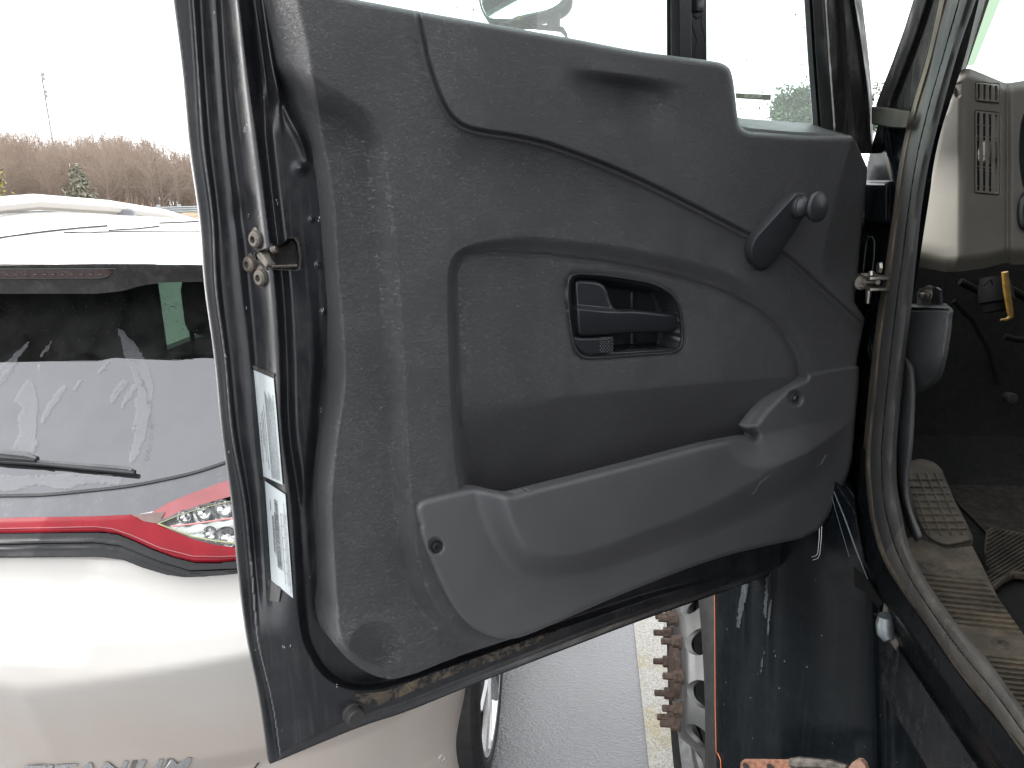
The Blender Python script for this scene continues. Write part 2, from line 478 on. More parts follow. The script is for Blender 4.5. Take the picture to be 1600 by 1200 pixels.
M['wiperlight'] = plain('pale_wiper_top', (.10, .10, .105), .25, var=.2)  # paler plastic for the strip along the wiper's top
M['seat'] = plain('dark_seat', (.05, .052, .054), .8)
M['suvglass'] = glass('green_side_glass', (.55, .70, .58), .04)
M['rim'] = plain('polished_wheel', (.62, .62, .63), .16, 1, var=.08)
# ground and far things
def asphalt():
    t = NT('wet_asphalt')
    n = t.noise(3.0, 5, .6); g = t.voro(120, 'F1'); g2 = t.noise(260, 4, .7)
    t.set('Base Color', t.mix(t.ramp(n, .3, .7), (.042, .045, .052), (.065, .068, .075)))
    sp = t.ramp(t.voro(60, 'F1'), .03, .05, .5, 0)
    t.set('Roughness', t.ramp(t.noise(1.7, 5, .6), .3, .7, .14, .30)).set('Specular IOR Level', .8).set('Coat Weight', .7).set('Coat Roughness', .22)
    h = t.math('ADD', g, g2)
    t.bump(h, .5, .005)
    return t.m
M['asphalt'] = asphalt()
def linepaint():
    t = NT('worn_line_paint')
    n = t.noise(160, 6, .75)
    y = t.ramp(t.noise(5, 5, .65), .45, .66)
    base = t.mix(y, (.52, .51, .47), (.46, .38, .17))
    t.set('Base Color', t.mix(t.ramp(n, .46, .56, 0, .75), base, (.22, .20, .16))).set('Roughness', .5)
    t.bump(n, .5, .004); return t.m
M['line'] = linepaint()
M['hill'] = plain('hill_leaf_litter', (.20, .155, .125), 1, var=.3, vs=.2, spec=.1)
def woodmat():
    t = NT('bare_branches')
    n = t.noise(.12, 5, .6)
    c = t.mix(t.ramp(n, .3, .7), (.20, .15, .125), (.26, .215, .175))
    di = t.n.new('ShaderNodeBsdfDiffuse'); tl = t.n.new('ShaderNodeBsdfTranslucent'); mx = t.n.new('ShaderNodeMixShader')
    t.l.new(c, di.inputs[0]); t.l.new(c, tl.inputs[0]); t.l.new(di.outputs[0], mx.inputs[1]); t.l.new(tl.outputs[0], mx.inputs[2]); t.l.new(mx.outputs[0], t.out.inputs[0])
    return t.m
M['wood'] = woodmat()
M['grass'] = plain('dry_verge_grass', (.20, .15, .10), 1, var=.4, vs=1, spec=.1)
M['leaf_green'] = plain('evergreen_needles', (.22, .22, .175), .9, var=.3, vs=1, spec=.2)
M['leaf_pale'] = plain('spring_leaves', (.085, .12, .07), .8, var=.3, vs=1, spec=.2)
M['leaf_yellow'] = plain('yellow_spring_leaves', (.36, .33, .12), .9, var=.3, vs=1, spec=.2)
M['bark'] = plain('bark', (.09, .07, .055), .95, var=.3, vs=4)
M['galv'] = plain('galvanised_rail', (.33, .36, .37), .6, .5, var=.1, vs=2)
M['mast'] = plain('mast_steel', (.30, .28, .27), .6, .3, var=.1)

# ================================================================== THE TRUCK
truck = empty('truck', (1.3, 1.0, 0), 'black truck cab standing with its driver door wide open', 'truck')

# ---------------------------------------------------------------- door shell (jamb side)
ys_ = [-320, -30, 0, 110, 225, 340, 450, 560, 675, 790, 900, 1000, 1100, 1210]
cA = [236, 270.5, 274, 288, 299, 315, 324, 339, 350, 366, 376, 389, 409, 424]
cB = [258, 292.5, 296, 304, 310, 326, 332, 347, 357, 377, 387, 397, 420, 436]
cC = [264, 298.5, 302, 310, 319, 333, 339, 353, 364, 384, 394, 403, 426, 442]
cD = [274, 308.5, 312, 318, 327, 340, 346, 359, 371, 390, 400, 409, 432, 448]
cE = [300, 334, 337, 345, 354, 367, 378, 391, 398, 408, 414, 420, 440, 456]
cF = [308, 342, 345, 351, 361, 376, 388, 398, 404, 415, 424, 430, 452, 470]
cG = [336, 370, 373, 386, 402, 417, 430, 437, 441, 456, 463, 474, 530, 640]
cH = [352, 386, 389, 402, 414, 427, 440, 446, 450, 466, 474, 488, 545, 660]
Yd = np.linspace(-320, 1210, 400)
def colx(c):
    return np.interp(Yd, *cr(np.stack([ys_, c], 1), 10).T)
COLS = [colx(c) for c in (cA, cB, cC, cD, cE, cF, cG, cH)]
WC = [-.0945, -.0940, -.085, -.092, -.077, -.080, -.036, -.050]
bot = cr([(380, 1210), (422, 1194), (560, 1137), (635, 1112), (727, 1075), (760, 1062), (900, 1008), (995, 972), (1118, 929), (1172, 910), (1216, 893), (1330, 848)], 6)
recess = cr([(463, 900), (466, 950), (474, 1000), (489, 1033), (508, 1057), (532, 1072), (560, 1079), (600, 1076), (680, 1050), (800, 1009), (1000, 940), (1240, 856),
             (1250, 700), (900, 500), (475, 560), (450, 700)], 8, True)
def wshell(P):
    P = A(P); x, y = P.T
    cols = np.array([np.interp(y, Yd, c) for c in COLS])          # 8 x N
    K = list(range(8)); w = np.full(len(P), WC[0])
    for k in range(7):
        a, b = cols[k], cols[k+1]
        t = np.clip((x - a) / np.maximum(b - a, .5), 0, 1)
        if k in (1, 2, 3, 5): t = t*t*(3 - 2*t)
        m = x >= a
        w = np.where(m, WC[k] + (WC[k+1] - WC[k]) * t, w)
    # inner face right of the crease
    inn = x > cols[7]
    top = 1 - sm(y, 120, 215)
    d = x - cols[7]
    wi = -.050 + .014*sm(d, 2, 16)*(1-top) - .014*top*sm(d, 0, 4)*(1 - sm(d, 12, 20)) + .010*top*sm(d, 16, 26) - .02*top*sm(d, 28, 34)
    # channel that runs down beside the trim
    chan = cr([(408, 0), (424, 100), (445, 170), (468, 215), (480, 250)], 6)
    dc, _ = nearest(P, chan)
    wi += .010*np.exp(-(dc/5)**2)*sm(-y, -275, -200)
    trimL = ip(y, [0, 110, 225, 340, 450, 560, 675, 790, 900, 1000], [427, 450, 489, 507, 517, 523, 515, 503, 510, 520])
    wi -= .016*sm(x, trimL - 34, trimL - 18)*sm(y, 430, 640)
    u, v = blob(P, 470, 262, 9, 8); wi += .006*np.exp(-(u*u + v*v))
    for (px, py) in ((487, 343), (505, 487), (497, 414)):
        u, v = blob(P, px, py, 3.4, 3.8); wi += .0035*np.exp(-(u*u + v*v)**2)
    w = np.where(inn, wi, w)
    # lower corner: flat flange plate, then the recess beside the trim
    db, _ = nearest(P, bot); db = np.where(y > np.interp(x, bot[:, 0], bot[:, 1]), -db, db)
    sr = sdist(P, recess)
    low = sm(y, 850, 1000)
    plate = -.042 + .002*np.exp(-(sr/4)**2) - .022*sm(sr, -3, 12)
    left = np.interp(y, Yd, COLS[5])
    plate = plate - .012*(1 - sm(x, np.interp(y, Yd, COLS[2]), np.interp(y, Yd, COLS[2]) + 60)) 
    wl = np.where(x > np.interp(y, Yd, COLS[2]), plate, w)
    w = w*(1-low) + wl*low
    hem = -.042 - .010*sm(-db, -17, -12) - .05*sm(-db, -9, -1)
    isb = sm(x, 470, 560)*sm(y, 850, 930)
    w = np.minimum(w, np.where(isb > 0, hem*isb + w*(1 - isb), w)) 
    # bottom corner hem
    k_ = sm(y, 880, 1015); w = w + (np.minimum(w, -.042 - .05*sm(-db, -14, -1)) - w)*k_
    # dents and pressed slots
    u, v = blob(P, 376, 330, 14, 26, 15); w -= .004*np.exp(-(u*u + v*v))
    return w
leftA = np.stack([np.interp(np.linspace(-320, 1190, 60), Yd, COLS[0]), np.linspace(-320, 1190, 60)], 1)
shell_out = list(map(tuple, leftA)) + [tuple(p) for p in bot if p[0] > 421 and p[0] < 1217] + \
    [(1224, 868), (1290, 790), (1325, 600), (1335, 420), (1320, 240), (1140, 225), (1090, 120), (1000, 100), (650, 40), (430, -10), (428, -60), (400, -320)]
# the latch opening through the shell
latch_hole = [(401, 396), (412, 390), (424, 386), (440, 383), (452, 372), (462, 372), (467, 380), (470, 400), (469, 420), (463, 422), (424, 419), (408, 408), (402, 405)]
shell_in = cr([(560, 60), (650, 110), (900, 160), (1060, 190), (1120, 290), (1290, 300), (1300, 420), (1290, 560), (1270, 740), (1230, 800), (1100, 845), (850, 935), (690, 985), (600, 1000), (560, 960), (560, 700), (570, 500), (560, 320), (540, 240), (520, 120)], 3, True)
door = patch('door', shell_out, lambda P: onD(P, wshell(P)), 2.0, [latch_hole, shell_in], lambda V: V - DN*.012, M['jamb'], truck, None)
door['label'] = 'open black driver door seen from its inner side'
def skin(P, w): return onD(P, w)
# outer skin of the door and the upper window frame
so = [(p[0] + 1.2, p[1]) for p in leftA[13:]] + [tuple(p) for p in bot if 421 < p[0] < 1217] + [(1224, 868), (1290, 790), (1325, 600), (1335, 420), (1320, 260), (1140, 240), (1000, 150), (650, 90), (440, 60), (330, 60)]
def outer(P):
    V = onD(P, -.100); return V
patch('outer_panel', so, outer, 12, (), None, M['paint'], door)

# ---------------------------------------------------------------- door trim panel
trim_left = [(489, 223), (476, 178), (457, 131), (444, 75), (427, 0)][::-1]
TL = cr([(422, -30), (427, 0), (444, 75), (457, 131), (476, 178), (489, 223), (495, 249), (501, 281), (506, 328), (512, 403), (516, 448), (519, 478), (522.5, 544),
         (524, 590), (521, 628), (514, 675), (511, 694), (505, 750), (503.5, 787), (505, 825), (510, 898), (513, 934), (517, 981), (525, 1008), (542, 1028), (569, 1048),
         (596, 1059), (616, 1061), (650, 1052)], 6)
TB = cr([(650, 1052), (717, 1025), (750, 1014), (812, 994), (851, 979), (990, 919), (1129, 868), (1254, 838), (1284, 818), (1310, 770), (1326, 720), (1338, 575), (1351, 500)], 6)
TR = [(1351, 497), (1335, 472), (1340, 432), (1345, 375), (1354, 284), (1355, 262), (1336, 219)]
TT = cr([(1330, 212), (1290, 212), (1245, 211), (1195, 207), (1170, 205), (1160, 200), (1154, 190), (1151, 170), (1147, 135), (1144, 118), (1139, 106), (1126, 98), (1100, 93.5), (1000, 80), (900, 61), (800, 43), (700, 25.5), (655, 17.5)], 5)
TT2 = [(562, 0), (430, -30)]
trim_out = np.array([tuple(p) for p in TL] + [tuple(p) for p in TB[1:]] + TR + [tuple(p) for p in TT] + TT2)
bez = cr([(888, 470), (888, 445), (891, 433), (900, 428), (916, 428), (944, 430), (991, 437), (1022, 444), (1045, 456), (1057, 470), (1063, 486), (1066, 509), (1067, 531), (1063, 545), (1052, 551),
          (1006, 554), (959, 558), (923, 560), (910, 558), (901, 550), (896, 536), (892, 509)], 5, True)
C1 = cr([(655, 17), (658, 40), (664, 70), (671, 100), (681, 132), (694, 163), (711, 187), (733, 200), (765, 207), (800, 212), (850, 223), (900, 240), (950, 259), (1000, 281), (1050, 305), (1100, 330), (1150, 356), (1190, 376), (1222, 394), (1252, 418), (1300, 462), (1351, 508)], 6)
C1reg = np.vstack([C1, [(1400, 500), (1400, -200), (655, -200)]])
C2 = cr([(727, 775), (720, 730), (714, 670), (709, 590), (706, 500), (705, 440), (709, 415), (719, 400), (738, 393), (780, 390), (850, 394), (900, 400), (960, 408), (1020, 420), (1070, 432), (1120, 448), (1160, 466), (1200, 491), (1225, 517), (1243, 547), (1251, 575), (1253, 600)], 6)
C2reg = np.vstack([C2, [(1253, 800), (727, 800)]])
r1 = cr([(560, -40), (560, 190), (570, 250), (575, 300), (586, 400), (594, 500), (601, 600), (607, 700), (615, 800), (628, 890), (648, 945), (690, 1000), (760, 1040)], 6)
r2 = cr([(600, -40), (600, 190), (607, 250), (612, 300), (623, 400), (631, 500), (636, 600), (640, 700), (647, 800), (659, 880), (676, 930), (712, 975), (780, 1010)], 6)
crest_w = [(-40, 40), (60, 42), (100, 40), (150, 28), (200, 18), (245, 17), (328, 18), (450, 15), (506, 17), (590, 17), (656, 15), (722, 16), (787, 16), (900, 15), (1000, 14), (1100, 14)]
def wtrim(P):
    P = A(P); x, y = P.T
    x1 = np.interp(y, r1[:, 1], r1[:, 0]); x2 = np.interp(y, r2[:, 1], r2[:, 0])
    t = sm(x, x1, x2)
    yl = 104 + (x - 470)*.62
    strip = (1 - t)*sm(y - yl, 0, 48)
    fade = 1 - sm(y, 930, 1010)*.75
    w = .024*(1 - strip*fade)
    # outer left bevel
    dl, _ = nearest(P, TL[:-12])
    cw = np.array(crest_w, float); wid = np.interp(y, cw[:, 0], cw[:, 1])
    s = np.clip(dl/wid, 0, 1)
    drop = np.interp(y, [-40, 90, 200, 900, 1020], [.052, .047, .034, .034, .024])
    w -= drop*(1 - sm(s, -.55, 1.05))
    # scoop at the top of the strip and dimple at its foot
    u, v = blob(P, 521, 205, 46, 46, 30); w -= .007*np.exp(-(u*u + v*v)**2)
    u, v = blob(P, 588, 1012, 44, 42, -25); w -= .014*np.clip(1 - (u*u + v*v), 0, 1)**1.1
    # styling crease: upper field stands proud
    d1 = sdist(P, C1reg)
    amp = np.interp(x, [640, 690, 760, 1000, 1250, 1330], [.005, .006, .0065, .0065, .004, .003])
    w += amp*sm(d1, -1, 5.5) - .0022*np.exp(-((d1 + .2)/1.3)**2) + .0042*np.exp(-((d1 + 5.0)/2.4)**2)
    w -= .005*np.exp(-(((x - 800)/120)**2 + ((d1 + 42)/30)**2))
    # finger pull
    ax = np.array([860, 106.]); bx = np.array([1092, 138.]); L = np.linalg.norm(bx - ax); e = (bx - ax)/L
    q = P - ax; sx = (q @ e)/L; ty = q @ np.array([-e[1], e[0]])
    env = np.clip(np.sin(np.pi*np.clip(sx*1.06 - .03, 0, 1)), 0, 1)**2
    pr = sm(ty, -8, 17) * (1 - sm(ty, 12, 95))
    w -= .019*env*pr
    # arm-rest field with the soft step round it
    d2 = sdist(P, C2reg)
    wid2 = np.interp(x, [700, 740, 820, 1120, 1230, 1260], [7, 12, 24, 30, 30, 26])
    amp2 = np.interp(x, [700, 760, 900, 1150, 1250], [.006, .010, .0115, .011, .006])
    w -= amp2*sm(d2, -wid2, 0) - .0015*sm(d2, 6, 14) + .0042*np.exp(-((d2 - 4.5)/3.4)**2)
    ing = sm(d2, 0, 30)
    w += .006*ing*np.exp(-((y - 560)/90)**2)
    yc = np.interp(x, [700, 920, 1180, 1260], [628, 613, 590, 585])
    below = np.clip(y - yc, 0, 400)
    soft = np.interp(x, [700, 860, 960], [50, 14, 5])
    k = np.where(below < soft, below*below/(2*soft), below - soft/2)
    w -= sm(d2, 0, 16)*k*.00042
    # top roll-over edges
    # right return: face turns back towards the hinge
    rc = [(1334, 205), (1300, 330), (1285, 400), (1286, 424), (1300, 448), (1351, 500), (1400, 500), (1400, 205)]
    d3 = np.clip(sdist(P, rc), 0, 80); w -= .00055*d3
    top, _ = nearest(P, np.vstack([TT[:], TT2])); w -= .013*(1 - np.sqrt(np.clip(1 - (1 - np.clip(top/11, 0, 1))**2, 0, 1)))
    dr, _ = nearest(P, np.vstack([TB, TR])); w -= .006*(1 - np.sqrt(np.clip(1 - (1 - np.clip(dr/6, 0, 1))**2, 0, 1)))
    # rim of the handle opening
    db = -sdist(P, bez); w -= .003*np.exp(-(np.clip(db, 0, 50)/5)**2)
    return w
trim = patch('trim_panel', trim_out, lambda P: onD(P, wtrim(P)), 1.8, [bez], lambda V: V - DN*.045, M['trim'], door)
trim['label'] = 'charcoal moulded vinyl door trim panel'
# ledge on top of the low part of the trim, under the vent window
fr = cr([(1152, 190), (1160, 203), (1195, 208.5), (1245, 212.5), (1290, 213.5), (1331, 214)], 6)
bk = cr([(1152, 183), (1158, 184.5), (1190, 187), (1240, 191), (1275, 194), (1330, 211)], 6)
G = []
for t, w in ((0, .016), (.3, .012), (1, -.055)):
    P = fr*(1 - t) + bk*t; G.append(onD(P, w))
MB().grid(np.array(G)).build('window_ledge', M['trim'], door)

# ---------------------------------------------------------------- inside handle
def wbowl(P):
    P = A(P); x, y = P.T
    d = np.clip(sdist(P, bez_in), 0, 60)
    w = .012 - .050*sm(d, 0, 15)
    seam = np.exp(-((x - 989)/2.0)**2); w += .0022*seam
    w += .016*sm(x, 989, 1000)*np.clip((x - 995)/70, 0, 1)**1.5*sm(d, 4, 14)
    w += .03*sm(y, 538, 556)*sm(d, 0, 10)
    return w
cb = bez.mean(0); bez_in = bez
frame_out = cb + (bez - cb)*np.array([1.012, 1.014])
hin = cb + (bez - cb)*np.array([.955, .935])
bez_in = hin
def wrim(P):
    d = np.minimum(sdist(P, frame_out), 30)
    e = np.clip(-sdist(P, hin), 0, 30)
    return .020 + .0015*np.sin(np.clip(d/5, 0, 1)*np.pi) - .006*(1 - sm(e, 0, 4))
patch('handle_bezel', frame_out, lambda P: onD(P, wrim(P)), 1.6, [hin], lambda V: V - DN*.03, M['handle'], door)
hb2 = cb + (bez - cb)*np.array([.965, .95])
patch('handle_bowl', hb2, lambda P: onD(P, wbowl(P)), 1.8, (), None, M['handle'], door)
lev = cr([(898, 450), (899, 440), (906, 437.5), (920, 438), (934, 440), (943, 445), (949, 454), (953, 468), (958, 479), (967, 484), (991, 484.5), (1022, 487.5), (1058, 492), (1061, 496), (1061, 513), (1055, 517.5), (1037, 519.5),
          (991, 520.5), (944, 523), (908, 524.5), (903, 520), (900, 480)], 4, True)
def wlev(P):
    P = A(P); x, y = P.T
    d = np.clip(sdist(P, lev), 0, 40)
    r = 1 - np.sqrt(np.clip(1 - (1 - np.clip(d/5, 0, 1))**2, 0, 1))
    w = .022 - .006*r - .010*sm(x, 985, 1062)
    w += .007*sm(y, 476 + (x - 905)*.10, 484 + (x - 905)*.10)*(1 - sm(x, 940, 975)) - .004*(1 - sm(x, 940, 975))
    w -= .005*np.clip((y - 486)/36, 0, 1)**2
    return w
patch('door_handle', lev, lambda P: onD(P, wlev(P)), 1.6, (), lambda V: V - DN*.014, M['handle'], door)
lock = cr([(895.5, 527), (899, 525), (907, 526), (935, 525.5), (957, 524), (958.5, 527), (958, 549), (950, 553), (923, 557), (912, 554.5), (903, 546), (897, 535)], 4, True)
def wlock(P):
    d = np.clip(sdist(P, lock), 0, 40)
    return .016 - .006*(1 - np.sqrt(np.clip(1 - (1 - np.clip(d/6, 0, 1))**2, 0, 1)))
lk = patch('lock_lever', lock, lambda P: onD(P, wlock(P)), 1.6, (), lambda V: V - DN*.014, M['handle'], door)
mb = MB()
for i in range(5):
    for j in range(8):
        px, py = 938 + i*4.3 + (j % 2)*2.1, 527.5 + j*3.2
        p = onD((px, py), .0165)[0]
        bm = bmesh.new(); bmesh.ops.create_icosphere(bm, subdivisions=1, radius=.00085)
        mb.add([np.array(v.co) + p for v in bm.verts], [[v.index for v in f.verts] for f in bm.faces]); bm.free()
mb.build('grip_dots', plain('grip_dot_plastic', (.12, .12, .12), .35), door)
# dust lying in the bottom of the bowl
dst = [(958, 549), (985, 546), (1020, 545), (1052, 543), (1056, 546), (1010, 552), (962, 556)]
patch('dust_patch', dst, lambda P: onD(P, .006), 3, (), None, M['sill'], door)

# ---------------------------------------------------------------- map pocket
PK = cr([(655, 820), (650, 800), (651, 790), (659, 781), (690, 772.5), (720, 765.5), (738, 762), (750, 763), (770, 768), (790, 772), (803, 771.5)], 5)
PKt = [(850, 759), (900, 746.5), (1000, 720.5), (1100, 694), (1160, 682.5), (1175, 681)]
PKf = cr([(1175, 681), (1164, 668), (1166, 661), (1180, 643), (1200, 622), (1220, 605), (1240, 592), (1254, 586.5)], 5)
PKr = cr([(1254, 586.5), (1290, 578.5), (1325, 572), (1338, 571.5), (1342.5, 575), (1341, 610), (1337, 650), (1331, 720), (1322, 750), (1310, 778), (1284, 822), (1254, 841)], 5)
PKb = cr([(1254, 841), (1129, 870), (990, 921), (851, 981), (812, 996), (786, 998), (760, 992), (735, 979), (712, 955), (692, 920), (675, 880), (663, 850), (655, 820)], 6)
pocket_out = np.array([tuple(p) for p in PK[:-1]] + PKt + [tuple(p) for p in PKf[1:]] + [tuple(p) for p in PKr[1:]] + [tuple(p) for p in PKb[1:-1]])
bulge = np.array([tuple(p) for p in cr([(738, 740), (742, 775), (752, 810), (770, 850), (795, 885), (830, 903), (880, 903), (960, 884), (1080, 845), (1180, 806), (1240, 776), (1290, 742), (1320, 700), (1345, 660)], 6)] +
                 [(1345, 640), (1290, 655), (1230, 668), (1180, 681), (1172, 640), (738, 640)])
rimline = np.array([(738, 762), (803, 772)] + PKt)
scr_pk = ((681, 853), (1242, 622))
def wpk(P):
    P = A(P); x, y = P.T
    w = np.full(len(P), .034)
    d = sdist(P, bulge)
    # ramp width: wide on the left, tighter below, vanishing to the right
    wid = np.interp(x, [740, 820, 900, 1100, 1300], [58, 46, 34, 44, 70])
    amp = np.interp(x, [740, 1000, 1200, 1330], [.036, .036, .030, .012])
    w += amp*sm(d, -2, wid)
    w += .0006*np.clip(x - 1200, 0, 200)*0
    # rounded rims
    dt, _ = nearest(P, np.vstack([PK, PKt])); w -= .010*(1 - np.sqrt(np.clip(1 - (1 - np.clip(dt/11, 0, 1))**2, 0, 1)))
    df, _ = nearest(P, PKf); bwid = np.interp(y, [575, 600, 660, 690], [9, 15, 20, 15])
    w -= .022*(1 - sm(df/bwid, -.3, 1.0))
    dd, _ = nearest(P, np.vstack([PKr, PKb])); w -= .007*(1 - np.sqrt(np.clip(1 - (1 - np.clip(dd/6, 0, 1))**2, 0, 1)))
    for (px, py) in scr_pk:
        r = np.hypot(x - px, (y - py)*.9); w -= .007*(1 - sm(r, 9, 12.5))
    u, v = blob(P, 1262, 700, 60, 40, -15); w += .0
    return w
pk = patch('map_pocket', pocket_out, lambda P: onD(P, wpk(P)), 2.4, (), lambda V: V - DN*.010, M['pocket'], door)
# scratches on the pocket
for pts in ([(1180, 768), (1186, 757), (1196, 747), (1202, 745)], [(1276, 728), (1284, 724), (1290, 714)], [(1284, 724), (1286, 716)], [(1287, 716), (1291, 711)], [(1176, 772), (1181, 767)]):
    MB().tube(onD(np.array(pts), wpk(np.array(pts)) + .0001), .0003, 5).build('scratch', M['scratch'], door)
def bolt(name, p, n, r, h, m, parent, socket=True):
    mb = MB(); p = np.asarray(p, float)
    prof = [(-h*1.5, r*.95), (0, r), (h*.6, r*.97), (h, r*.8)] + ([(h, r*.45), (h*.35, r*.40), (h*.3, 0)] if socket else [(h*1.1, 0)])
    mb.lathe(p, n, prof, 20); return mb.build(name, m, parent)
for q in scr_pk: bolt('pocket_screw', onD(q, wpk(q) + .0005)[0], DN, .0062, .004, M['handle'], door)

# ---------------------------------------------------------------- window crank
base = onD((1194, 386), .036)[0]
topc = onD((1243, 322), .050)[0]
boss = MB().lathe(onD((1180, 392), .012)[0], DN, [(0, .030), (.004, .030), (.006, .0265), (.014, .0260), (.018, .022)], 36)
boss.build('crank_boss', M['crank'], door)
armd = topc - base; L = np.linalg.norm(armd); e1 = armd/L
nn = DN - e1*(DN @ e1); nn /= np.linalg.norm(nn); e2 = np.cross(nn, e1)
def capsule(r0, r1, L, n=14):
    pts = []
    for k in range(n + 1):
        a = math.pi/2 + math.pi*k/n; pts.append((r0*math.cos(a), r0*math.sin(a)))
    for k in range(n + 1):
        a = -math.pi/2 + math.pi*k/n; pts.append((L + r1*math.cos(a), r1*math.sin(a)))
    return pts
rings = []
for h, s in ((-.011, .90), (-.009, 1.0), (.0035, 1.0), (.0058, .965), (.0064, .90)):
    rings.append([base + e1*(a) + e2*b + nn*h for a, b in capsule(.0275*s, .0190*s, L)])
mb = MB().grid(np.array(rings), closev=True)
n = len(rings[0]); mb.f.append(tuple(range(4*n, 5*n))); mb.f.append(tuple(range(n))[::-1])
mb.build('window_crank', M['crank'], door, angle=30)
kb = topc + nn*.006
mb = MB().lathe(kb, DN, [(-.002, .0150), (.003, .0150), (.004, .0142), (.006, .0142), (.007, .0132), (.013, .0110), (.017, .0108), (.0195, .0145), (.0225, .0182), (.027, .0200), (.031, .0190), (.034, .0135), (.035, 0)], 36)
mb.build('crank_knob', M['crank'], door)

# ---------------------------------------------------------------- latch, screws, bumper plug, labels on the shut face
SN = -DU*.93 + DN*.37; SN /= np.linalg.norm(SN)            # direction the shut face looks
for q in ((403, 374), (393.5, 413), (411, 434)):
    p = onD(q, wshell(q))[0]
    mb = MB().lathe(p - SN*.002, SN, [(-.004, .0125), (.001, .0125), (.002, .011), (.0025, .0088), (.0068, .0080), (.0085, .0060), (.0085, .0035), (.005, .0032), (.005, 0)], 28)
    mb.build('latch_screw', M['screw'], door)
hole_w = wshell(np.array(latch_hole))
lat = MB()
ring0 = onD(np.array(latch_hole) , hole_w + .001)
back = ring0 - DN*.0 + DU*.055 - DN*.02
ctr = ring0.mean(0); vdir = (ctr - CAM)/np.linalg.norm(ctr - CAM)
lat.grid(np.array([ctr + (ring0 - ctr)*1.07 + SN*.001, ring0 + SN*.002, ring0*.995 + ctr*.005 + vdir*.010, ctr + (ring0 - ctr)*.86 + vdir*.045 + DU*.004]), closev=True)
b = len(lat.v) - len(latch_hole); lat.f.append(tuple(range(b, len(lat.v))))
lat.build('latch_housing', M['latchdark'], door, angle=40)
mb = MB()
p1 = onD((413, 399), -.055)[0]; p2 = onD((424, 415), -.040)[0]; p3 = onD((431, 414), -.037)[0]
mb.tube([onD((408, 394), -.062)[0], p1, onD((419, 406), -.047)[0], p2, p3], [.004, .0075, .008, .006, .002], 8)
mb.tube([onD((404, 391), -.062)[0], onD((412, 390.5), -.052)[0], onD((419, 389), -.044)[0], onD((424, 384), -.036)[0]], .0022, 6)
mb.tube([onD((426, 388), -.036)[0], onD((427, 391), -.034)[0], onD((433, 389), -.031)[0]], [.003, .0035, .0035], 8)
mb.tube([onD((425, 416.5), -.030)[0], onD((445, 416), -.028)[0], onD((464, 415), -.027)[0]], .0015, 6)
mb.build('latch_jaw', M['latch'], door)
bp = onD((550, 1113), -.042)[0]
MB().lathe(bp, DN, [(-.004, .0125), (.003, .0125), (.004, .0115), (.013, .0108), (.0145, .0095), (.0145, 0)], 32).build('rubber_bumper', M['bumper'], door)
mb = MB()
slot = [(604, 1097), (603.5, 1092), (606, 1088), (610, 1088), (612.5, 1091), (612.5, 1097)]
mb.tube(onD(np.array(slot), wshell(np.array(slot)) + .0005), .0009, 6); mb.build('drain_slot', M['handle'], door)
# caked mud strip on the lower flange
mudp = cr([(556, 1084), (600, 1080), (690, 1047), (800, 1008), (870, 982), (862, 992), (800, 1022), (720, 1050), (640, 1082), (590, 1103), (565, 1098)], 4, True)
patch('mud_crust', mudp, lambda P: onD(P, wshell(P) + .0012), 4, (), None, M['mud'], door)
# label corners as traced on the shut face
def lab(c, u, v, lift=.0012):
    c = np.array(c, float); u = np.atleast_1d(u)[:, None]; v = np.atleast_1d(v)[:, None]
    P = c[0]*(1-u)*(1-v) + c[1]*u*(1-v) + c[2]*u*v + c[3]*(1-u)*v
    return P
L1 = [(397.5, 577.5), (429, 591), (443, 757), (413, 743.5)]
L2 = [(415.5, 751), (447.5, 772), (459.5, 934), (425.5, 906)]
wl = lambda P: wshell(P)
def labsheet(name, c, m, lift):
    u = np.linspace(0, 1, 5); v = np.linspace(0, 1, 13)
    # flat sheet through the four corners of the shut face
    U, Vv = np.meshgrid(u, v); P = lab(c, U.ravel(), Vv.ravel()); 
    V = onD(P, wl(P)) + SN*lift
    return MB().grid(V.reshape(13, 5, 3)).build(name, m, door)
labsheet('certification_label', L1, M['label'], .0012)
labsheet('barcode_label', L2, M['label'], .0014)
FT = [(396, 570), (430, 583.5), (429.3, 590.5), (397.4, 577)]
labsheet('label_film', FT, M['film'], .0010)
FB = [(420.5, 904), (441, 917), (437.5, 940), (418, 937)]
labsheet('label_film', FB, M['film'], .0016)
def strokes(c, rows, lift):
    mb = MB()
    for (u0, u1, v0, v1) in rows:
        P = lab(c, [u0, u1, u1, u0], [v0, v0, v1, v1]); V = onD(P, wl(P)) + SN*lift
        mb.add(V, [(0, 1, 2, 3)])
    return mb
rows = []
for u, a, b, th in ((.10, .30, .86, .05), (.20, .40, .70, .035), (.27, .36, .84, .03), (.36, .30, .90, .03)):
    v = a
    while v < b:
        l = .004 + .010*random.random(); rows.append((u, u + th*(.5 + .5*random.random()), v, v + l)); v += l + .004 + .004*random.random()
for k in range(9):
    u = .47 + k*.052; v = .16 + .02*(k % 4)
    while v < .97:
        l = .003 + .008*random.random(); rows.append((u, u + .026, v, v + l)); v += l + .0035
strokes(L1, rows, .0018).build('label_print', M['ink'], door, False)
rows = []; v = .12
while v < .80:
    l = .003 + .007*random.random(); rows.append((.42, .58, v, v + l)); v += l + .003 + .006*random.random()
for u, a, b, th in ((.20, .16, .26, .04), (.26, .30, .66, .07), (.38, .25, .78, .06), (.33, .30, .70, .03), (.62, .35, .8, .02), (.88, .1, .9, .03), (.94, .2, .95, .025)):
    v = a
    while v < b:
        l = .005 + .008*random.random(); rows.append((u, u + th*(.6 + .4*random.random()), v, v + l)); v += l + .005
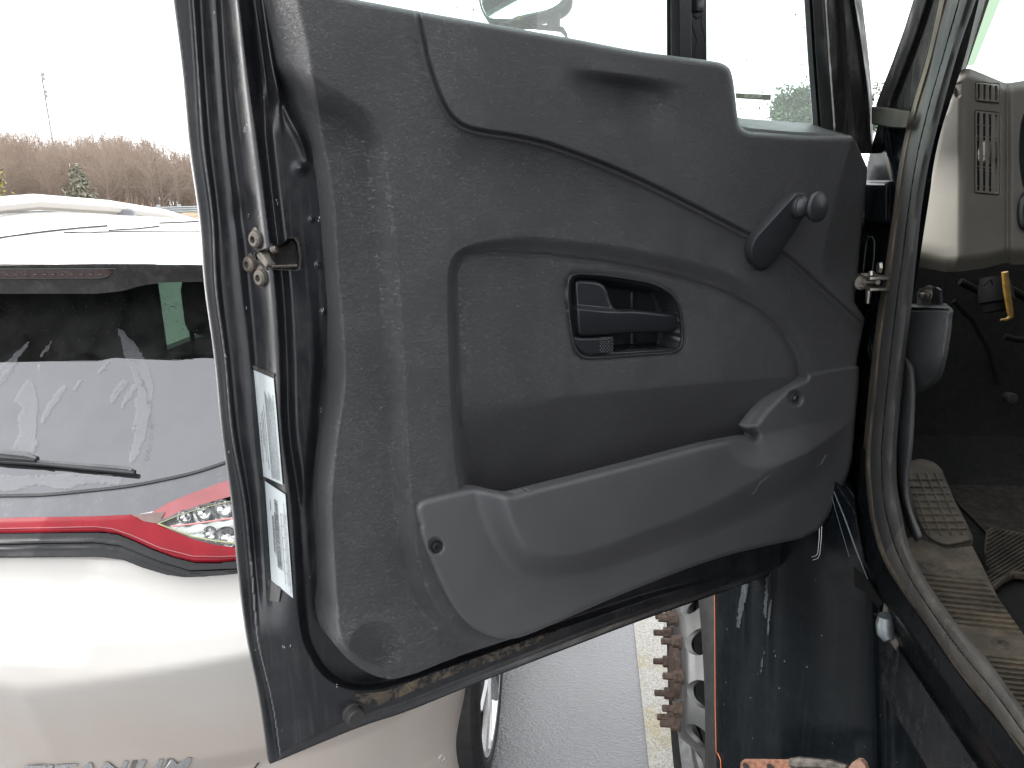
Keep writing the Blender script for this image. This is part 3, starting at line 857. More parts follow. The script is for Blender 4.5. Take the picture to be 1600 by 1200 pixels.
for k in range(6):
    v0 = .22 + k*.115; rows += [(.70, .84, v0, v0 + .004), (.70, .715, v0, v0 + .115), (.825, .84, v0, v0 + .115)]
strokes(L2, rows, .0020).build('label_print', M['ink'], door, False)
# paint chips and grit on the shut face
for q in [(353, 560), (386, 480), (383, 205), (388, 340), (406, 342), (499, 343), (500, 415), (505, 488), (434, 318), (358, 710), (434, 182), (455, 1010), (444, 1014), (386, 198), (500, 642), (527, 1072), (597, 640)]:
    for k in range(random.choice((1, 1, 2, 3))):
        px, py = q[0] + random.uniform(-2, 2), q[1] + random.uniform(-4, 4)
        w = wshell((px, py)) if px < 515 else wtrim((px, py))
        p = onD((px, py), w)[0]
        MB().tube([p, p + np.array([0, 0, random.uniform(.0005, .003)])], random.uniform(.0003, .0006), 5).build('paint_chip', M['chip'], door)


# ---------------------------------------------------------------- window frame, glass, mirror
def loft(name, cols, ys, pos, mat, parent, n=24, angle=None, sub=None):
    """cols: list of (polyline [(x,y)...], depth); surface strung between traced columns."""
    yy = np.linspace(ys[0], ys[1], n); G = []
    for c, w in cols:
        c = np.asarray(c, float); x = np.interp(yy, c[:, 1], c[:, 0])
        G.append(pos(np.stack([x, yy], 1), w))
    return MB().grid(np.array(G)).build(name, mat, parent, angle=angle or 40)
D = lambda P, w: onD(P, w)
vg = [(1236, -300), (1256, 0), (1262, 96), (1269.5, 196), (1270, 240)]
def off(c, d): return [(x + d[0] + (d[1]-d[0])*(y+300)/540, y) for x, y in c]
loft('vent_glass_seal', [(off(vg, (0, 0)), -.058), (off(vg, (1, 1)), -.046), (off(vg, (8, 8.5)), -.040), (off(vg, (11, 11)), -.048), (off(vg, (14, 14)), -.034), (off(vg, (28, 29)), -.030), (off(vg, (33, 33)), -.042)], (-300, 235), D, M['glassrun'], door)
fo = [(1288, -300), (1336, 0), (1348, 75), (1357, 140), (1361, 200), (1363, 240)]
loft('window_frame', [(off(vg, (31, 32)), -.048), (off(vg, (36, 36)), -.038), (off(vg, (52, 56)), -.040), (off(vg, (58, 66)), -.031), ([(x-12, y) for x, y in fo], -.031), ([(x-6, y) for x, y in fo], -.039), ([(x-1, y) for x, y in fo], -.030), (fo, -.040),
     ([(x+9+ (3 if y < 0 else -y*.035), y) for x, y in fo], -.085), ([(x+11+(3 if y < 0 else -y*.04), y) for x, y in fo], -.11)], (-300, 240), D, M['frame'], door)
dvx = lambda a, b: [(a, -300), (b, 0), (b + .5, 100)]
loft('division_bar', [(dvx(1037, 1041), -.062), (dvx(1038, 1042), -.045), (dvx(1044, 1047.5), -.045), (dvx(1045, 1048.5), -.036), (dvx(1058, 1061), -.034), (dvx(1059, 1062), -.030), (dvx(1076, 1079.5), -.030), (dvx(1077, 1081), -.048), (dvx(1100, 1103), -.050), (dvx(1101, 1104), -.064)], (-300, 110), D, M['glassrun'], door)
mb = MB()
for pts in ([(1080.5, 30), (1082, 42), (1088.5, 62), (1086, 78), (1084.5, 100)], [(1096, 14), (1096.5, 40), (1101, 60), (1100, 100)], [(1083, 24), (1088, 29), (1094, 27)]):
    mb.tube(onD(np.array(pts), -.043), .0011, 6)
mb.box(onD((1091, 8), -.044)[0], (.007, .004, .008), np.array([DU, DN, DZ]), .001)
mb.build('frame_clip', M['handle'], door)
def quad(name, pts, w, m, parent): return mesh(name, onD(np.array(pts, float), w), [tuple(range(len(pts)))], m, parent, False)
quad('window_glass', [(405, -300), (1048, -300), (1048, 150), (700, 120), (440, 60)], -.053, M['glass'], door)
quad('vent_glass', [(1098, -300), (1240, -300), (1275, 240), (1098, 215)], -.054, M['glass'], door)
hdr = MB().tube([onD((236, -300), -.06)[0], onD((600, -318), -.06)[0], onD((1290, -290), -.06)[0]], .035, 10); hdr.build('window_header', M['jamb'], door)
# water spots on the glass
mb = MB(); rs = random.Random(3)
spots = [(714, 11, 2.2), (740, 15, 2.2), (923, 18, 1.2), (921, 36, 1.2), (957, 41, 1.3), (970, 41, 1.4), (971, 16, 1), (978, 22, 1), (955, 55, 1), (970, 60, 1.1), (800, 25, 1.5), (794, 11, 1), (815, 6, 1),
         (1243, 23, 2.3), (1257, 43, 1.8), (1181, 83, 1.8), (1167, 94, 2), (1210, 110, 1.5), (1252, 101, 1.8), (1260, 120, 2.4), (1248, 128, 1.3), (1178, 130, 1.5), (1192, 144, 2.3), (1187, 169, 2.3), (1226, 142, 2.0), (1208, 58, .9), (1217, 59, 1.1), (1180, 71, .8), (1202, 124, 1), (1249, 81, .8), (1240, 190, 1.6), (1262, 152, 1.2)]
for _ in range(60): spots.append((rs.uniform(900, 1035), rs.uniform(0, 70), rs.uniform(.3, .7)))
for _ in range(70): spots.append((rs.uniform(1150, 1262), rs.uniform(20, 190), rs.uniform(.3, .6)))
for _ in range(25): spots.append((rs.uniform(660, 900), rs.uniform(0, 50), rs.uniform(.3, .7)))
for n_sp, (px, py, r) in enumerate(spots):
    k = 7; ang = rs.uniform(-.3, .3)
    pts = [(px + r*.55*math.cos(2*math.pi*i/k) + ang*r*math.sin(2*math.pi*i/k), py + r*(.9 + .5*rs.random())*math.sin(2*math.pi*i/k)) for i in range(k)]
    (MB() if n_sp < 32 else mb).add(onD(np.array(pts), -.0515), [tuple(range(k))]) if n_sp >= 32 else MB().add(onD(np.array(pts), -.0515), [tuple(range(k))]).build('water_spot', M['drop'], door, False)
tag(mb.build('water_speckle', M['drop'], door, False), kind='stuff')
# mirrored anti-theft sticker
def textmesh(body, bold=.0):
    cu = bpy.data.curves.new('t', 'FONT'); cu.body = body; cu.size = 1; cu.offset = bold; cu.resolution_u = 3
    o = bpy.data.objects.new('t', cu); COL.objects.link(o)
    dg = bpy.context.evaluated_depsgraph_get(); me = bpy.data.meshes.new_from_object(o.evaluated_get(dg))
    V = np.array([v.co[:2] for v in me.vertices]); Fc = [tuple(p.vertices) for p in me.polygons]
    bpy.data.objects.remove(o); bpy.data.meshes.remove(me); bpy.data.curves.remove(cu)
    V[:, 0] = (V[:, 0] - V[:, 0].min())/(V[:, 0].max() - V[:, 0].min()); V[:, 1] = (V[:, 1] - V[:, 1].min())/(V[:, 1].max() - V[:, 1].min())
    return V, Fc
quad('sticker_band', [(1149, 145.3), (1205, 148), (1204.3, 156.8), (1150, 153.8)], -.0510, M['sticker'], door)
for body, (xa, ya), (xb, yb), h, m in (('THIS VEHICLE', (1190, 142.2), (1165, 141.2), 4.0, 'stickerink'), ('PROTECTED', (1190, 153.6), (1163, 152.2), 5.6, 'stickertext'),
                                    ("BY INTERNATIONAL'S", (1194, 160.5), (1157, 158.8), 3.9, 'stickerink'), ('ENGINE THEFT', (1189, 167.5), (1161, 165.8), 3.9, 'stickerink'), ('DETERRENT SYSTEM', (1193, 173.7), (1156, 172), 4.2, 'stickerink')):
    V, Fc = textmesh(body, .015)
    P = np.stack([xa + (xb - xa)*V[:, 0], ya + (yb - ya)*V[:, 0] - h*V[:, 1]], 1)
    mesh('sticker_lettering', onD(P, -.0502), Fc, M[m], door, False)
# side mirror outside the glass
YM = onD((820, 10), -.30)[0][1]
gp = cr([(750, -120), (750.5, -10), (753, 8), (759, 22), (768, 28.5), (782, 29), (797, 30), (812, 25), (855, 15), (870, 8), (879, -1), (884, -14), (885, -120)], 4)
hp = cr([(747, -125), (747, -10), (750, 10), (757, 26), (766, 33), (780, 34), (786, 37), (793, 33), (800, 35), (815, 30), (856, 21), (876, 14), (888, 4), (894, -10), (896, -125)], 4)
mirror = patch('side_mirror', np.array(hp), lambda P: onY(P, YM + .004 + .0*P[:, 0]), 1.6, (), lambda V: V + np.array([0, .07, 0]), M['mirrorshell'], door)
patch('mirror_glass', np.array(gp), lambda P: onY(P, YM - .001), 1.6, (), lambda V: V + np.array([0, .006, 0]), M['mirror'], door)
mb = MB(); ax = np.eye(3)
mb.add(*(lambda b: (b.v, b.f))(MB().tube(onY([(865, 10), (865, 44)], YM + .03), .0105, 10)))
mb.tube(onY([(812, 43.5), (822, 41.5), (834, 41), (842, 43), (865, 44), (878, 46), (884, 54), (886, 62)], YM + .03), [.003, .0042, .0045, .0038, .0046, .0045, .003, .002], 8)
mb.tube(onY([(790, 36), (800, 33), (820, 27), (856, 18)], YM + .0), [.002, .003, .0035, .003], 7)
mb.build('mirror_bracket', M['mirrorshell'], door)
quad('mirror_mark', [(807.5, 25), (813, 24), (813, 30), (808, 31)], -.285, M['reflector'], door)

# ---------------------------------------------------------------- cab: body, pillar, seal
XC = .46
seal_L = cr([(1480, -60), (1467, 0), (1446, 94), (1424, 169), (1407, 244), (1394, 337), (1381, 431), (1372, 483), (1363, 550), (1355, 633), (1349, 700), (1348, 733), (1352, 783), (1359, 825), (1374, 874), (1400, 917), (1437, 971), (1475, 1027), (1512, 1076), (1550, 1121), (1599, 1185), (1660, 1265)], 6)
seal_R = cr([(1543, -60), (1525, 0), (1499, 75), (1476, 157), (1454, 244), (1441, 319), (1431, 412), (1423, 490), (1414, 567), (1405, 650), (1401, 710), (1402, 760), (1409, 800), (1418, 845), (1432, 880), (1460, 926), (1505, 986), (1550, 1039), (1600, 1110), (1660, 1190)], 6)
def resamp(c, n):
    d = np.r_[0, np.cumsum(np.hypot(*np.diff(c, axis=0).T))]; t = np.linspace(0, d[-1], n)
    return np.stack([np.interp(t, d, c[:, 0]), np.interp(t, d, c[:, 1])], 1)
NS = 150
sl, sr_ = resamp(seal_L, NS), resamp(seal_R, NS)
prof = [(0, 0), (.03, .010), (.09, .0155), (.15, .0165), (.19, .0145), (.22, .0138), (.26, .0165), (.34, .020), (.44, .0212), (.525, .0208), (.545, .0180), (.555, .0180), (.575, .0206), (.66, .0215), (.76, .0205), (.86, .0165), (.93, .009), (.97, .002), (1.0, -.015)]
G = []
for t, h in prof:
    P = sl*(1-t) + sr_*t
    wv = .0012*np.sin(np.arange(NS)*.37 + t*9) + .0009*np.sin(np.arange(NS)*.13 + 2)
    if .53 < t < .57: wv = wv + .0015*np.sign(np.sin(np.arange(NS)*2.9))
    r = ray(P); X = XC - (h + wv); G.append(CAM + r*(X/r[:, 0])[:, None])
MB().grid(np.array(G[:6])).build('seal_lip', M['seallip'], truck, angle=60); kk = int(np.argmax(sl[:, 1] > 872)); Gm = np.array(G[5:])
MB().grid(Gm[:, :kk + 1]).build('door_seal', M['seal'], truck, angle=60); MB().grid(Gm[:, kk:]).build('sill_seal', M['sillseal'], truck, angle=60)
# stitched perforations along the seal
mb = MB()
ls = resamp(sl*.45 + sr_*.55, 400)[20:330]
for q in ls[::2]:
    mb.box(onX(q, XC - .0185)[0], (.0010, .0010, .0017))
tag(mb.build('seal_stitching', M['handle'], truck, False), kind='stuff')
# outer windscreen pillar and cowl (black paint), in the plane of the cab side
pil = np.array([(1440, -60), (1427, 0), (1413, 45), (1395, 95), (1371, 157), (1366, 180), (1372, 195), (1366, 215), (1360, 235), (1354, 262), (1345, 300), (1335, 420), (1330, 560), (1320, 800), (1345, 830), (1364, 880)] +
               [tuple(p) for p in seal_L[::-1] if p[1] < 868])
def wpil(P):
    P = A(P); x, y = P.T
    le = np.interp(y, [-60, 0, 45, 95, 157, 180, 215, 300, 430], [1440, 1427, 1413, 1395, 1371, 1366, 1366, 1345, 1335])
    d = x - le
    up = 1 - sm(y, 165, 195)
    h = .018*sm(d, 0, 12)*up - .012*sm(d, 20, 27)*up + .004*sm(d, 30, 34)*up
    # the S-shaped cowl fold under the strap
    s = np.interp(y, [195, 230, 255, 285, 330, 430], [1381, 1384, 1391, 1398, 1399, 1390])
    lo = sm(y, 190, 215)*(1 - sm(y, 420, 460))
    h += lo*(.004*np.exp(-((x - s)/4)**2) - .004*sm(x, s, s + 8))
    # raised hinge cover
    b = np.minimum(sm(x, 1346, 1351)*(1 - sm(x, 1386, 1391)), sm(y, 283, 288)*(1 - sm(y, 346, 354)))
    h += .022*b
    u, v = blob(P, 1365, 540, 8, 24, 5); r = np.sqrt(u*u + v*v); h += .008*np.exp(-((r - 1)/.35)**2)
    return h
def pilpos(P):
    V = onX(P, XC - .002); V2 = onX(P, XC - .002 - wpil(P)*.6 ) if False else None
    r = ray(P); X = XC + .004 - wpil(P)
    return CAM + r*(X/r[:, 0])[:, None]
body = patch('cab_body', pil, pilpos, 2.6, (), lambda V: V + np.array([.05, .0, 0]), M['frame'], truck)
body.data.materials.append(M['paint_wet'])
vv = np.array([v.co for v in body.data.vertices]); py_ = proj(vv)[:, 1]
for f in body.data.polygons:
    if np.mean(py_[list(f.vertices)]) > 196: f.material_index = 1
# strap over the pillar
st = []
for t in np.linspace(0, 1, 9):
    x = 1362 + 60*t; bow = 2*math.sin(math.pi*t)
    st.append((x, 166.5 + 7*t - 5*math.sin(math.pi*min(1, t*1.3))*.3, x - 6*t - (1-t)*0, 193.5 + 7.5*t + bow))
G = np.array([onX([(a, b) for a, b, c, d in st], XC - .030), onX([(a, b + 3) for a, b, c, d in st], XC - .034), onX([(c, d - 2) for a, b, c, d in st], XC - .034), onX([(c, d) for a, b, c, d in st], XC - .028)])
MB().grid(G).build('pillar_strap', M['strap'], truck)
mb = MB()
mb.tube(onX([(1349, 425), (1352, 395), (1354, 378), (1358, 370), (1363, 370), (1366.5, 378), (1366, 400), (1363, 425)], XC - .012), .0011, 6)
mb.build('cable_loop', M['glassrun'], truck)
mb = MB()
mb.box(onX((1364, 432), XC - .03)[0], (.014, .028, .0022), None, .001)
mb.box(onX((1366, 449.5), XC - .03)[0], (.014, .024, .002), None, .001)
mb.tube(onX([(1338, 442), (1372, 441)], XC - .032), .0035, 10)
mb.tube(onX([(1358, 452), (1356, 474)], XC - .038), [.0048, .003], 10)
mb.tube(onX([(1361.5, 424), (1361.5, 431)], XC - .038), .0045, 10)
mb.lathe(onX((1345, 441), XC - .040)[0], (0, -1, 0), [(-.01, .010), (0, .012), (.006, .011), (.006, 0)], 16)
mb.lathe(onX((1376, 418), XC - .020)[0], (-1, 0, 0), [(0, .009), (.004, .008), (.004, 0)], 6)
mb.build('door_check', M['steel'], truck)
# cab side below the doorway
rock = np.array([(1346, 690)] + [tuple(p + np.array([3, 0])) for p in seal_L if 700 < p[1]] + [(1660, 1500), (1385, 1500), (1380, 1100), (1372, 960), (1352, 900), (1335, 840)])
edge = cr([(1330, 760), (1352, 880), (1380, 935), (1408, 977), (1456, 1042), (1510, 1120), (1567, 1200), (1660, 1330)], 5)
edreg = np.vstack([edge, [(1800, 1330), (1800, 500), (1330, 500)]])
def rockpos(P):
    d = sdist(P, edreg); h = .004 + .016*sm(d, -3, 3) + .0
    r = ray(P); X = XC + .002 - h + .05*sm(-d, 0, 60)
    return CAM + r*(X/r[:, 0])[:, None]
patch('cab_skirt', rock, rockpos, 4, (), None, M['paint_wet'], truck)
def ragged(p, a=1.6, seed=0):
    r = np.random.default_rng(seed); L = np.vstack([p, p[:1]]); q = resamp(L, max(24, int(np.hypot(*np.diff(L, axis=0).T).sum()/1.6)))[:-1]
    n = r.normal(0, 1, len(q)); n = (n + np.roll(n, 1))*.7; m = r.normal(0, 1, len(q)); m = (m + np.roll(m, 1))*.7
    return q + np.stack([n*a*.7, m*a], 1)
# rear face of the bonnet side, between wheel arch and cab
p0, p1 = np.array([.262, 1.37, 0]), np.array([.462, 1.13, 0])
fd = p1 - p0; fd /= np.linalg.norm(fd); fn = np.array([-fd[1], fd[0], 0]); fn = fn if fn[1] < 0 else -fn
fend = np.array([(1117, 905), (1116.5, 960), (1118, 1100), (1120, 1330), (1440, 1330), (1430, 1020), (1395, 950), (1352, 880), (1336, 800), (1300, 745), (1260, 720), (1160, 860)])
def fendpos(P, lift=0.0):
    P = A(P); x, y = P.T
    d = x - np.interp(y, [905, 960, 1100, 1330], [1117, 1116.5, 1118, 1120])
    back = .055*(1 - sm(d, -30, 62))**2.2
    back += .004*np.sin(x*.045 + .4) * sm(d, 20, 80) - .005*np.exp(-((d - 46 + (y - 960)*.03)/6)**2)*(1 - sm(y, 960, 1090)) - .004*np.exp(-((d - 84 + (y - 960)*.03)/5)**2)*(1 - sm(y, 980, 1150))
    # vertical pressed rib and the drip channel
    back += .010*(1 - sm(np.abs(x - np.interp(y, [700, 1330], [1368, 1386])), 0, 16))
    r = ray(P); num = (p0 - CAM) @ fn - back + lift
    return CAM + r*(num/(r @ fn))[:, None]
fender = patch('bonnet_side', fend, fendpos, 5, (), lambda V: V + np.array([.03, .10, 0]), M['paint_wet'], truck)
def fpt(P, lift=.003): return fendpos(P, lift)
mb = MB(); mb.tube(fpt([(1116.5, 925), (1117, 1000), (1117.5, 1100), (1119, 1175), (1122, 1178), (1126, 1188), (1127, 1215)], .004), .0010, 6)
mb.build('orange_wire', M['orange'], truck)
M['drip_sheen'] = plain('pale_drip_sheen', (.034, .038, .042), .4, var=.5, vs=200)  # pale streaks: sky reflections painted onto the panel, mixed with drip stain
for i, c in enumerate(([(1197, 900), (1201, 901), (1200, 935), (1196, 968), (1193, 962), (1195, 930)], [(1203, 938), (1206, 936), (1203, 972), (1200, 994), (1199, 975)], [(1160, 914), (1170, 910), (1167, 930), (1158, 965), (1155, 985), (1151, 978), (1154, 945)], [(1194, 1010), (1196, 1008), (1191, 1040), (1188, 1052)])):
    patch('drip_sheen_mark', ragged(np.array(c, float), 1.1, i), lambda P: fendpos(P, .0012), 1.6, (), None, M['drip_sheen'], fender)
mb = MB()
for c in ([(1285, 795), (1283.5, 840), (1281, 866), (1278, 872), (1270, 875)], [(1281.5, 795), (1280, 842), (1278, 864), (1275, 868), (1268, 870)]): mb.tube(fpt(c, .010), .0006, 6)
mb.build('edge_trim', M['chrome'], truck)
mb = MB(); mb.tube(fpt([(1303, 768), (1320, 810), (1338, 860), (1356, 906)], .012), [.0008, .0012, .0012, .0006], 6)
mb.tube(fpt([(1299, 774), (1312, 820), (1327, 870)], .006), .0005, 6)
mb.build('body_seam', plain('painted_edge', (.09, .11, .13), .4), truck)
# bent latch bracket hanging at the corner
mb = MB()
fl = lambda P, l: fpt(P, l)
mb.prism(fl([(1381, 943), (1388, 950), (1399, 968), (1408, 978), (1405, 1000), (1402, 1019), (1391, 1003), (1384, 985), (1378, 962)], .030), fn*-.004)
mb.build('bracket_plate', plain('grey_zinc_plate', (.13, .115, .10), .6, .4, var=.3, vs=60), truck)
mb = MB(); mb.tube(fl([(1383, 962), (1382, 975), (1384, 990), (1389, 1001)], .045), [.010, .013, .013, .008], 12)
mb.build('bracket_roller', plain('worn_bracket_steel', (.20, .22, .225), .45, .7, var=.3, vs=40), truck)
mb = MB(); mb.prism(fl([(1333, 887), (1342, 896), (1356, 908), (1380, 942), (1372, 950), (1352, 925), (1336, 917)], .016), fn*-.004)
mb.build('rubber_flap', M['cable'], truck)
# rusty step bracket at the bottom
mb = MB()
mb.prism(fl([(1157, 1215), (1157, 1192), (1160, 1188.5), (1234, 1189.5), (1236, 1192), (1236, 1240), (1157, 1240)], .075), fn*-.008)
mb.build('step_bracket', M['rustplate'], truck)
for q in ((1166, 1198), (1204, 1200)):
    MB().lathe(fl([q], .0755)[0], fn, [(0, .0075), (.0006, .0075), (.0006, 0)], 16).build('bracket_hole', M['hole'], truck)
mb = MB(); mb.tube(fl([(1236, 1192), (1252, 1193), (1285, 1194), (1300, 1196), (1325, 1201)], .07), [.008, .011, .008, .009, .006], 9)
mb.build('wire_bundle', M['latch'], truck)
mb = MB(); mb.prism(fl([(1322, 1205), (1331, 1192), (1338, 1187.5), (1345, 1188), (1351, 1195), (1354, 1206), (1354, 1240), (1322, 1240)], .07), fn*-.008)
mb.build('step_tab', plain('pale_rust_tab', (.26, .155, .11), .8, var=.2, vs=60), truck)
# ---------------------------------------------------------------- cab interior
def planeY(Y): return lambda P: onY(P, Y)
dash_out = np.array([tuple(p) for p in cr([(1431, 416.5), (1437, 390), (1450, 320), (1467, 240), (1482, 160), (1490, 125), (1497, 113), (1507, 107.5), (1516, 107.5), (1545, 119), (1569, 129), (1576, 129.5), (1600, 126), (1680, 118)], 5)] +
                    [(1680, 400), (1600, 413), (1582, 414), (1574, 409), (1570, 411), (1540, 419), (1503, 424), (1478, 425.5)])
def ydash(P):
    P = A(P); x, y = P.T
    cx = np.interp(y, [100, 120, 200, 398, 430], [1509, 1506, 1505, 1504, 1500])
    l = np.clip(cx - x, -60, 120)
    Y = 1.385 + .0014*np.where(l > 8, l - 4, np.where(l > -8, (l + 8)**2/64, 0))
    bot_ = np.interp(x, [1431, 1478, 1503, 1540, 1570, 1600, 1680], [416.5, 425.5, 424, 419, 411, 413, 400])
    Y += .030*(1 - sm(bot_ - y, -8, 26))
    top_ = np.interp(x, [1480, 1497, 1507, 1516, 1545, 1569, 1576, 1600, 1680], [165, 113, 107.5, 107.5, 119, 129, 129.5, 126, 118])
    Y += .035*(1 - sm(y - top_, -10, 16))
    Y += .007*np.exp(-((x - 1574)/1.5)**2) - .006*sm(x, 1574, 1583)
    return Y
def dashpos(P, lift=0): return onY(P, ydash(P) - lift)
def rrect(x0, y0, x1, y1, r, sl=0.0):
    P = []
    for cx_, cy_, a0 in ((x1 - r, y0 + r, -90), (x1 - r, y1 - r, 0), (x0 + r, y1 - r, 90), (x0 + r, y0 + r, 180)):
        for k in range(5):
            a = R(a0 + 22.5*k); P.append((cx_ + r*math.cos(a), cy_ + r*math.sin(a)))
    return np.array([(x, y + sl*(x - x0)) for x, y in P])
v1 = rrect(1523.5, 127, 1562.5, 159, 3, .10); v2 = rrect(1522.5, 171.5, 1563, 302.5, 4, .10)
gauge = cr([(1640, 150), (1605, 170), (1595, 195), (1592, 240), (1595, 275), (1603, 300), (1640, 320)], 4)
pocket_sq = np.array([(1491.5, 152), (1492, 132), (1496, 129), (1502, 128), (1502, 150), (1498, 154)])
dash = patch('dashboard', dash_out, dashpos, 2.2, [v1, v2, pocket_sq, gauge], lambda V: V + np.array([0, .03, 0]), M['beige'], truck)
def vent(name, outline, slots):
    def f(P):
        d = np.clip(sdist(P, outline), 0, 20)
        return onY(P, ydash(P) + .004 - .007*sm(d, .4, 2.6))
    v = patch(name, outline, f, .8, slots, lambda V: V + np.array([0, .0035, 0]), M['beige2'], dash)
    return v
def slot(x0, x1, y0, y1, k):
    r = (x1 - x0)/2 - .1
    return rrect(x0, y0, x1, y1, r, .08)
s1 = [slot(1527.5 + i*9.0, 1532 + i*9.0, 131 + i*.9, 155 + i*.9, i) for i in range(4)]
s2 = [slot(1526.8 + i*9.3, 1531.6 + i*9.3, 175.5 + i*1.0, 298.5 + i*.9, i) for i in range(4)]
va = vent('defroster_vent', v1, s1); vb = vent('air_vent', v2, s2)
MB().add(onY(v1, 1.43), [tuple(range(len(v1)))]).build('vent_duct', M['beige'], dash, False)
MB().add(onY(np.array([(1518, 165), (1570, 165), (1570, 318), (1518, 312)]), 1.45), [(0, 1, 2, 3)]).build('vent_duct', M['hole'], dash, False)
mb = MB()
for zy in (545, 640, 668, 800, 885, 912, 1045):
    y = 90 + zy/5.217
    for i in range(4):
        x0, x1 = 1526 + i*9.3, 1532.5 + i*9.3
        thick = .0012 if zy in (640, 885) else .0008
        yy0 = y + i*1.0
        MB().tube(onY([(x0, yy0), (x1, yy0 + .6)], 1.394 if zy in (640, 885) else 1.400), thick, 6).build('vent_vane', M['beige2'], dash)
for cx_, cy_ in ((1541, 237.5), (1550.2, 239)):
    c = onY((cx_ - 2.5, cy_), 1.405)[0]
    pr = [(-.0028, 0), (-.0028, .0155), (0, .0165), (.0028, .0155), (.0028, 0)]
    mb = MB().lathe(c, (1, 0, 0), [(h, r) for h, r in pr], 40)
    for k in range(40):
        a = 2*math.pi*k/40
        mb.box(c + np.array([0, math.cos(a)*.0168, math.sin(a)*.0168]), (.0026, .0006, .0006))
    mb.build('thumbwheel', M['beige2'], dash)
MB().add(onY(np.array([(1488, 158), (1488, 124), (1506, 122), (1506, 156)]), 1.428), [(0, 1, 2, 3)]).build('switch_recess', M['beige'], dash, False)
MB().add(onY(np.array([(1585, 140), (1660, 140), (1660, 330), (1585, 330)]), 1.44), [(0, 1, 2, 3)]).build('gauge_glass', M['handle'], dash, False)
mb = MB(); gpts = cr([(1606, 300), (1598, 312), (1595, 330), (1597, 350), (1606, 358)], 4)
mb.tube(onY(gpts, 1.372), .006, 8); mb.build('steering_shroud', M['handle'], truck)
# inner pillar trim and the shaded edge of the windscreen
MB().add(np.vstack([onY([(1543, -60), (1566, -60), (1510, 106.5), (1494, 114)], 1.47)]), [(0, 1, 2, 3)]).build('pillar_trim', M['beige'], truck, False)
G = np.array([onY([(1540, -60), (1524, 0), (1494, 114)], 1.40), onY([(1552, -60), (1534, 0), (1503, 110)], 1.43), onY([(1560, -60), (1541, 0), (1509, 106)], 1.47)])
MB().grid(G).build('pillar_cover', M['beige'], truck)
MB().add(onY([(1561, -60), (1587, -60), (1563.5, 0), (1522, 101.5), (1509.5, 103)], 1.50), [(0, 1, 2, 3, 4)]).build('sun_shade', glass('green_sun_shade', (.27, .33, .25), .10, (.4, .5, .38)), truck, False)
MB().add(onY([(1505, -100), (1900, -200), (1900, 160), (1505, 160)], 1.62), [(0, 1, 2, 3)]).build('windscreen', M['windshield'], truck, False)
MB().prism([(.487, 1.27, 1.60), (.487, 1.40, 1.60), (.487, 1.40, 1.80), (.487, 1.255, 1.82)], (.012, 0, 0)).build('pillar_panel', M['beige'], truck, False)
# footwell
MB().grid(np.array([[(.50, 1.78, 1.75), (2.3, 1.78, 1.75)], [(.50, 1.80, 1.42), (2.3, 1.80, 1.42)], [(.50, 1.74, 1.24), (2.3, 1.74, 1.24)], [(.50, 1.60, 1.165), (2.3, 1.60, 1.165)], [(.50, .1, 1.16), (2.3, .1, 1.16)]])).build('firewall', M['carpetdark'], truck)
MB().grid(np.array([[(.56, 1.80, 1.70), (.56, 1.43, 1.70)], [(.56, 1.80, 1.10), (.56, 1.30, 1.10)]])).build('kick_panel', M['carpetdark'], truck)
# grey cover on the kick panel with its stud
kc = np.array([tuple(p) for p in cr([(1416, 482), (1424, 479.5), (1487, 481), (1487.5, 500), (1486, 520), (1480, 558), (1474, 582), (1465, 597), (1450, 608), (1434, 616), (1412, 620), (1408, 560)], 3)])
def kcpos(P):
    d = np.clip(sdist(P, kc), 0, 40); x, y = A(P).T
    X = .530 - .018*sm(d, 0, 7) + .030*sm(y + .35*(x - 1450), 560, 620)
    r = ray(P); return CAM + r*(X/r[:, 0])[:, None]
patch('kick_cover', kc, kcpos, 2.5, (), lambda V: V + np.array([.004, 0.03, 0]), M['kick'], truck)
ks = cr([(1412, 560), (1428, 575), (1430, 620), (1427, 690), (1420, 760), (1426, 800), (1441, 838), (1430, 846), (1414, 800), (1402, 760), (1398, 700)], 3, True)
def kspos(P):
    d = np.clip(sdist(P, ks), 0, 40); X = .500 - .010*(1 - np.exp(-d/3.5))
    r = ray(P); return CAM + r*(X/r[:, 0])[:, None]
patch('scuff_trim', ks, kspos, 2.0, (), lambda V: V + np.array([.004, 0.03, 0]), M['kick'], truck)
G = np.array([onX([(1418, 481), (1424, 480), (1487, 482)], .513), onX([(1420, 477), (1426, 476), (1478, 474), (1487, 480)][:3], .545)])
MB().grid(G).build('cover_top', M['kick'], truck)
kp = onX((1451, 460), .53)[0]
MB().prism(onX([(1432, 478), (1433, 456), (1437, 450), (1462, 449), (1468, 453), (1469, 476)], .532), (.004, 0, 0)).build('stud_bracket', M['handle'], truck)
mb = MB().lathe(kp, (-.75, -.66, 0), [(0, .0125), (.003, .0125), (.003, .010), (.004, .0075), (.010, .0075), (.010, .0045), (.024, .0042), (.025, 0)], 6)
mb.lathe(kp, (-.75, -.66, 0), [(-.001, .0135), (.0015, .0135), (.0016, .007)], 24); mb.build('mounting_stud', M['steel'], truck)
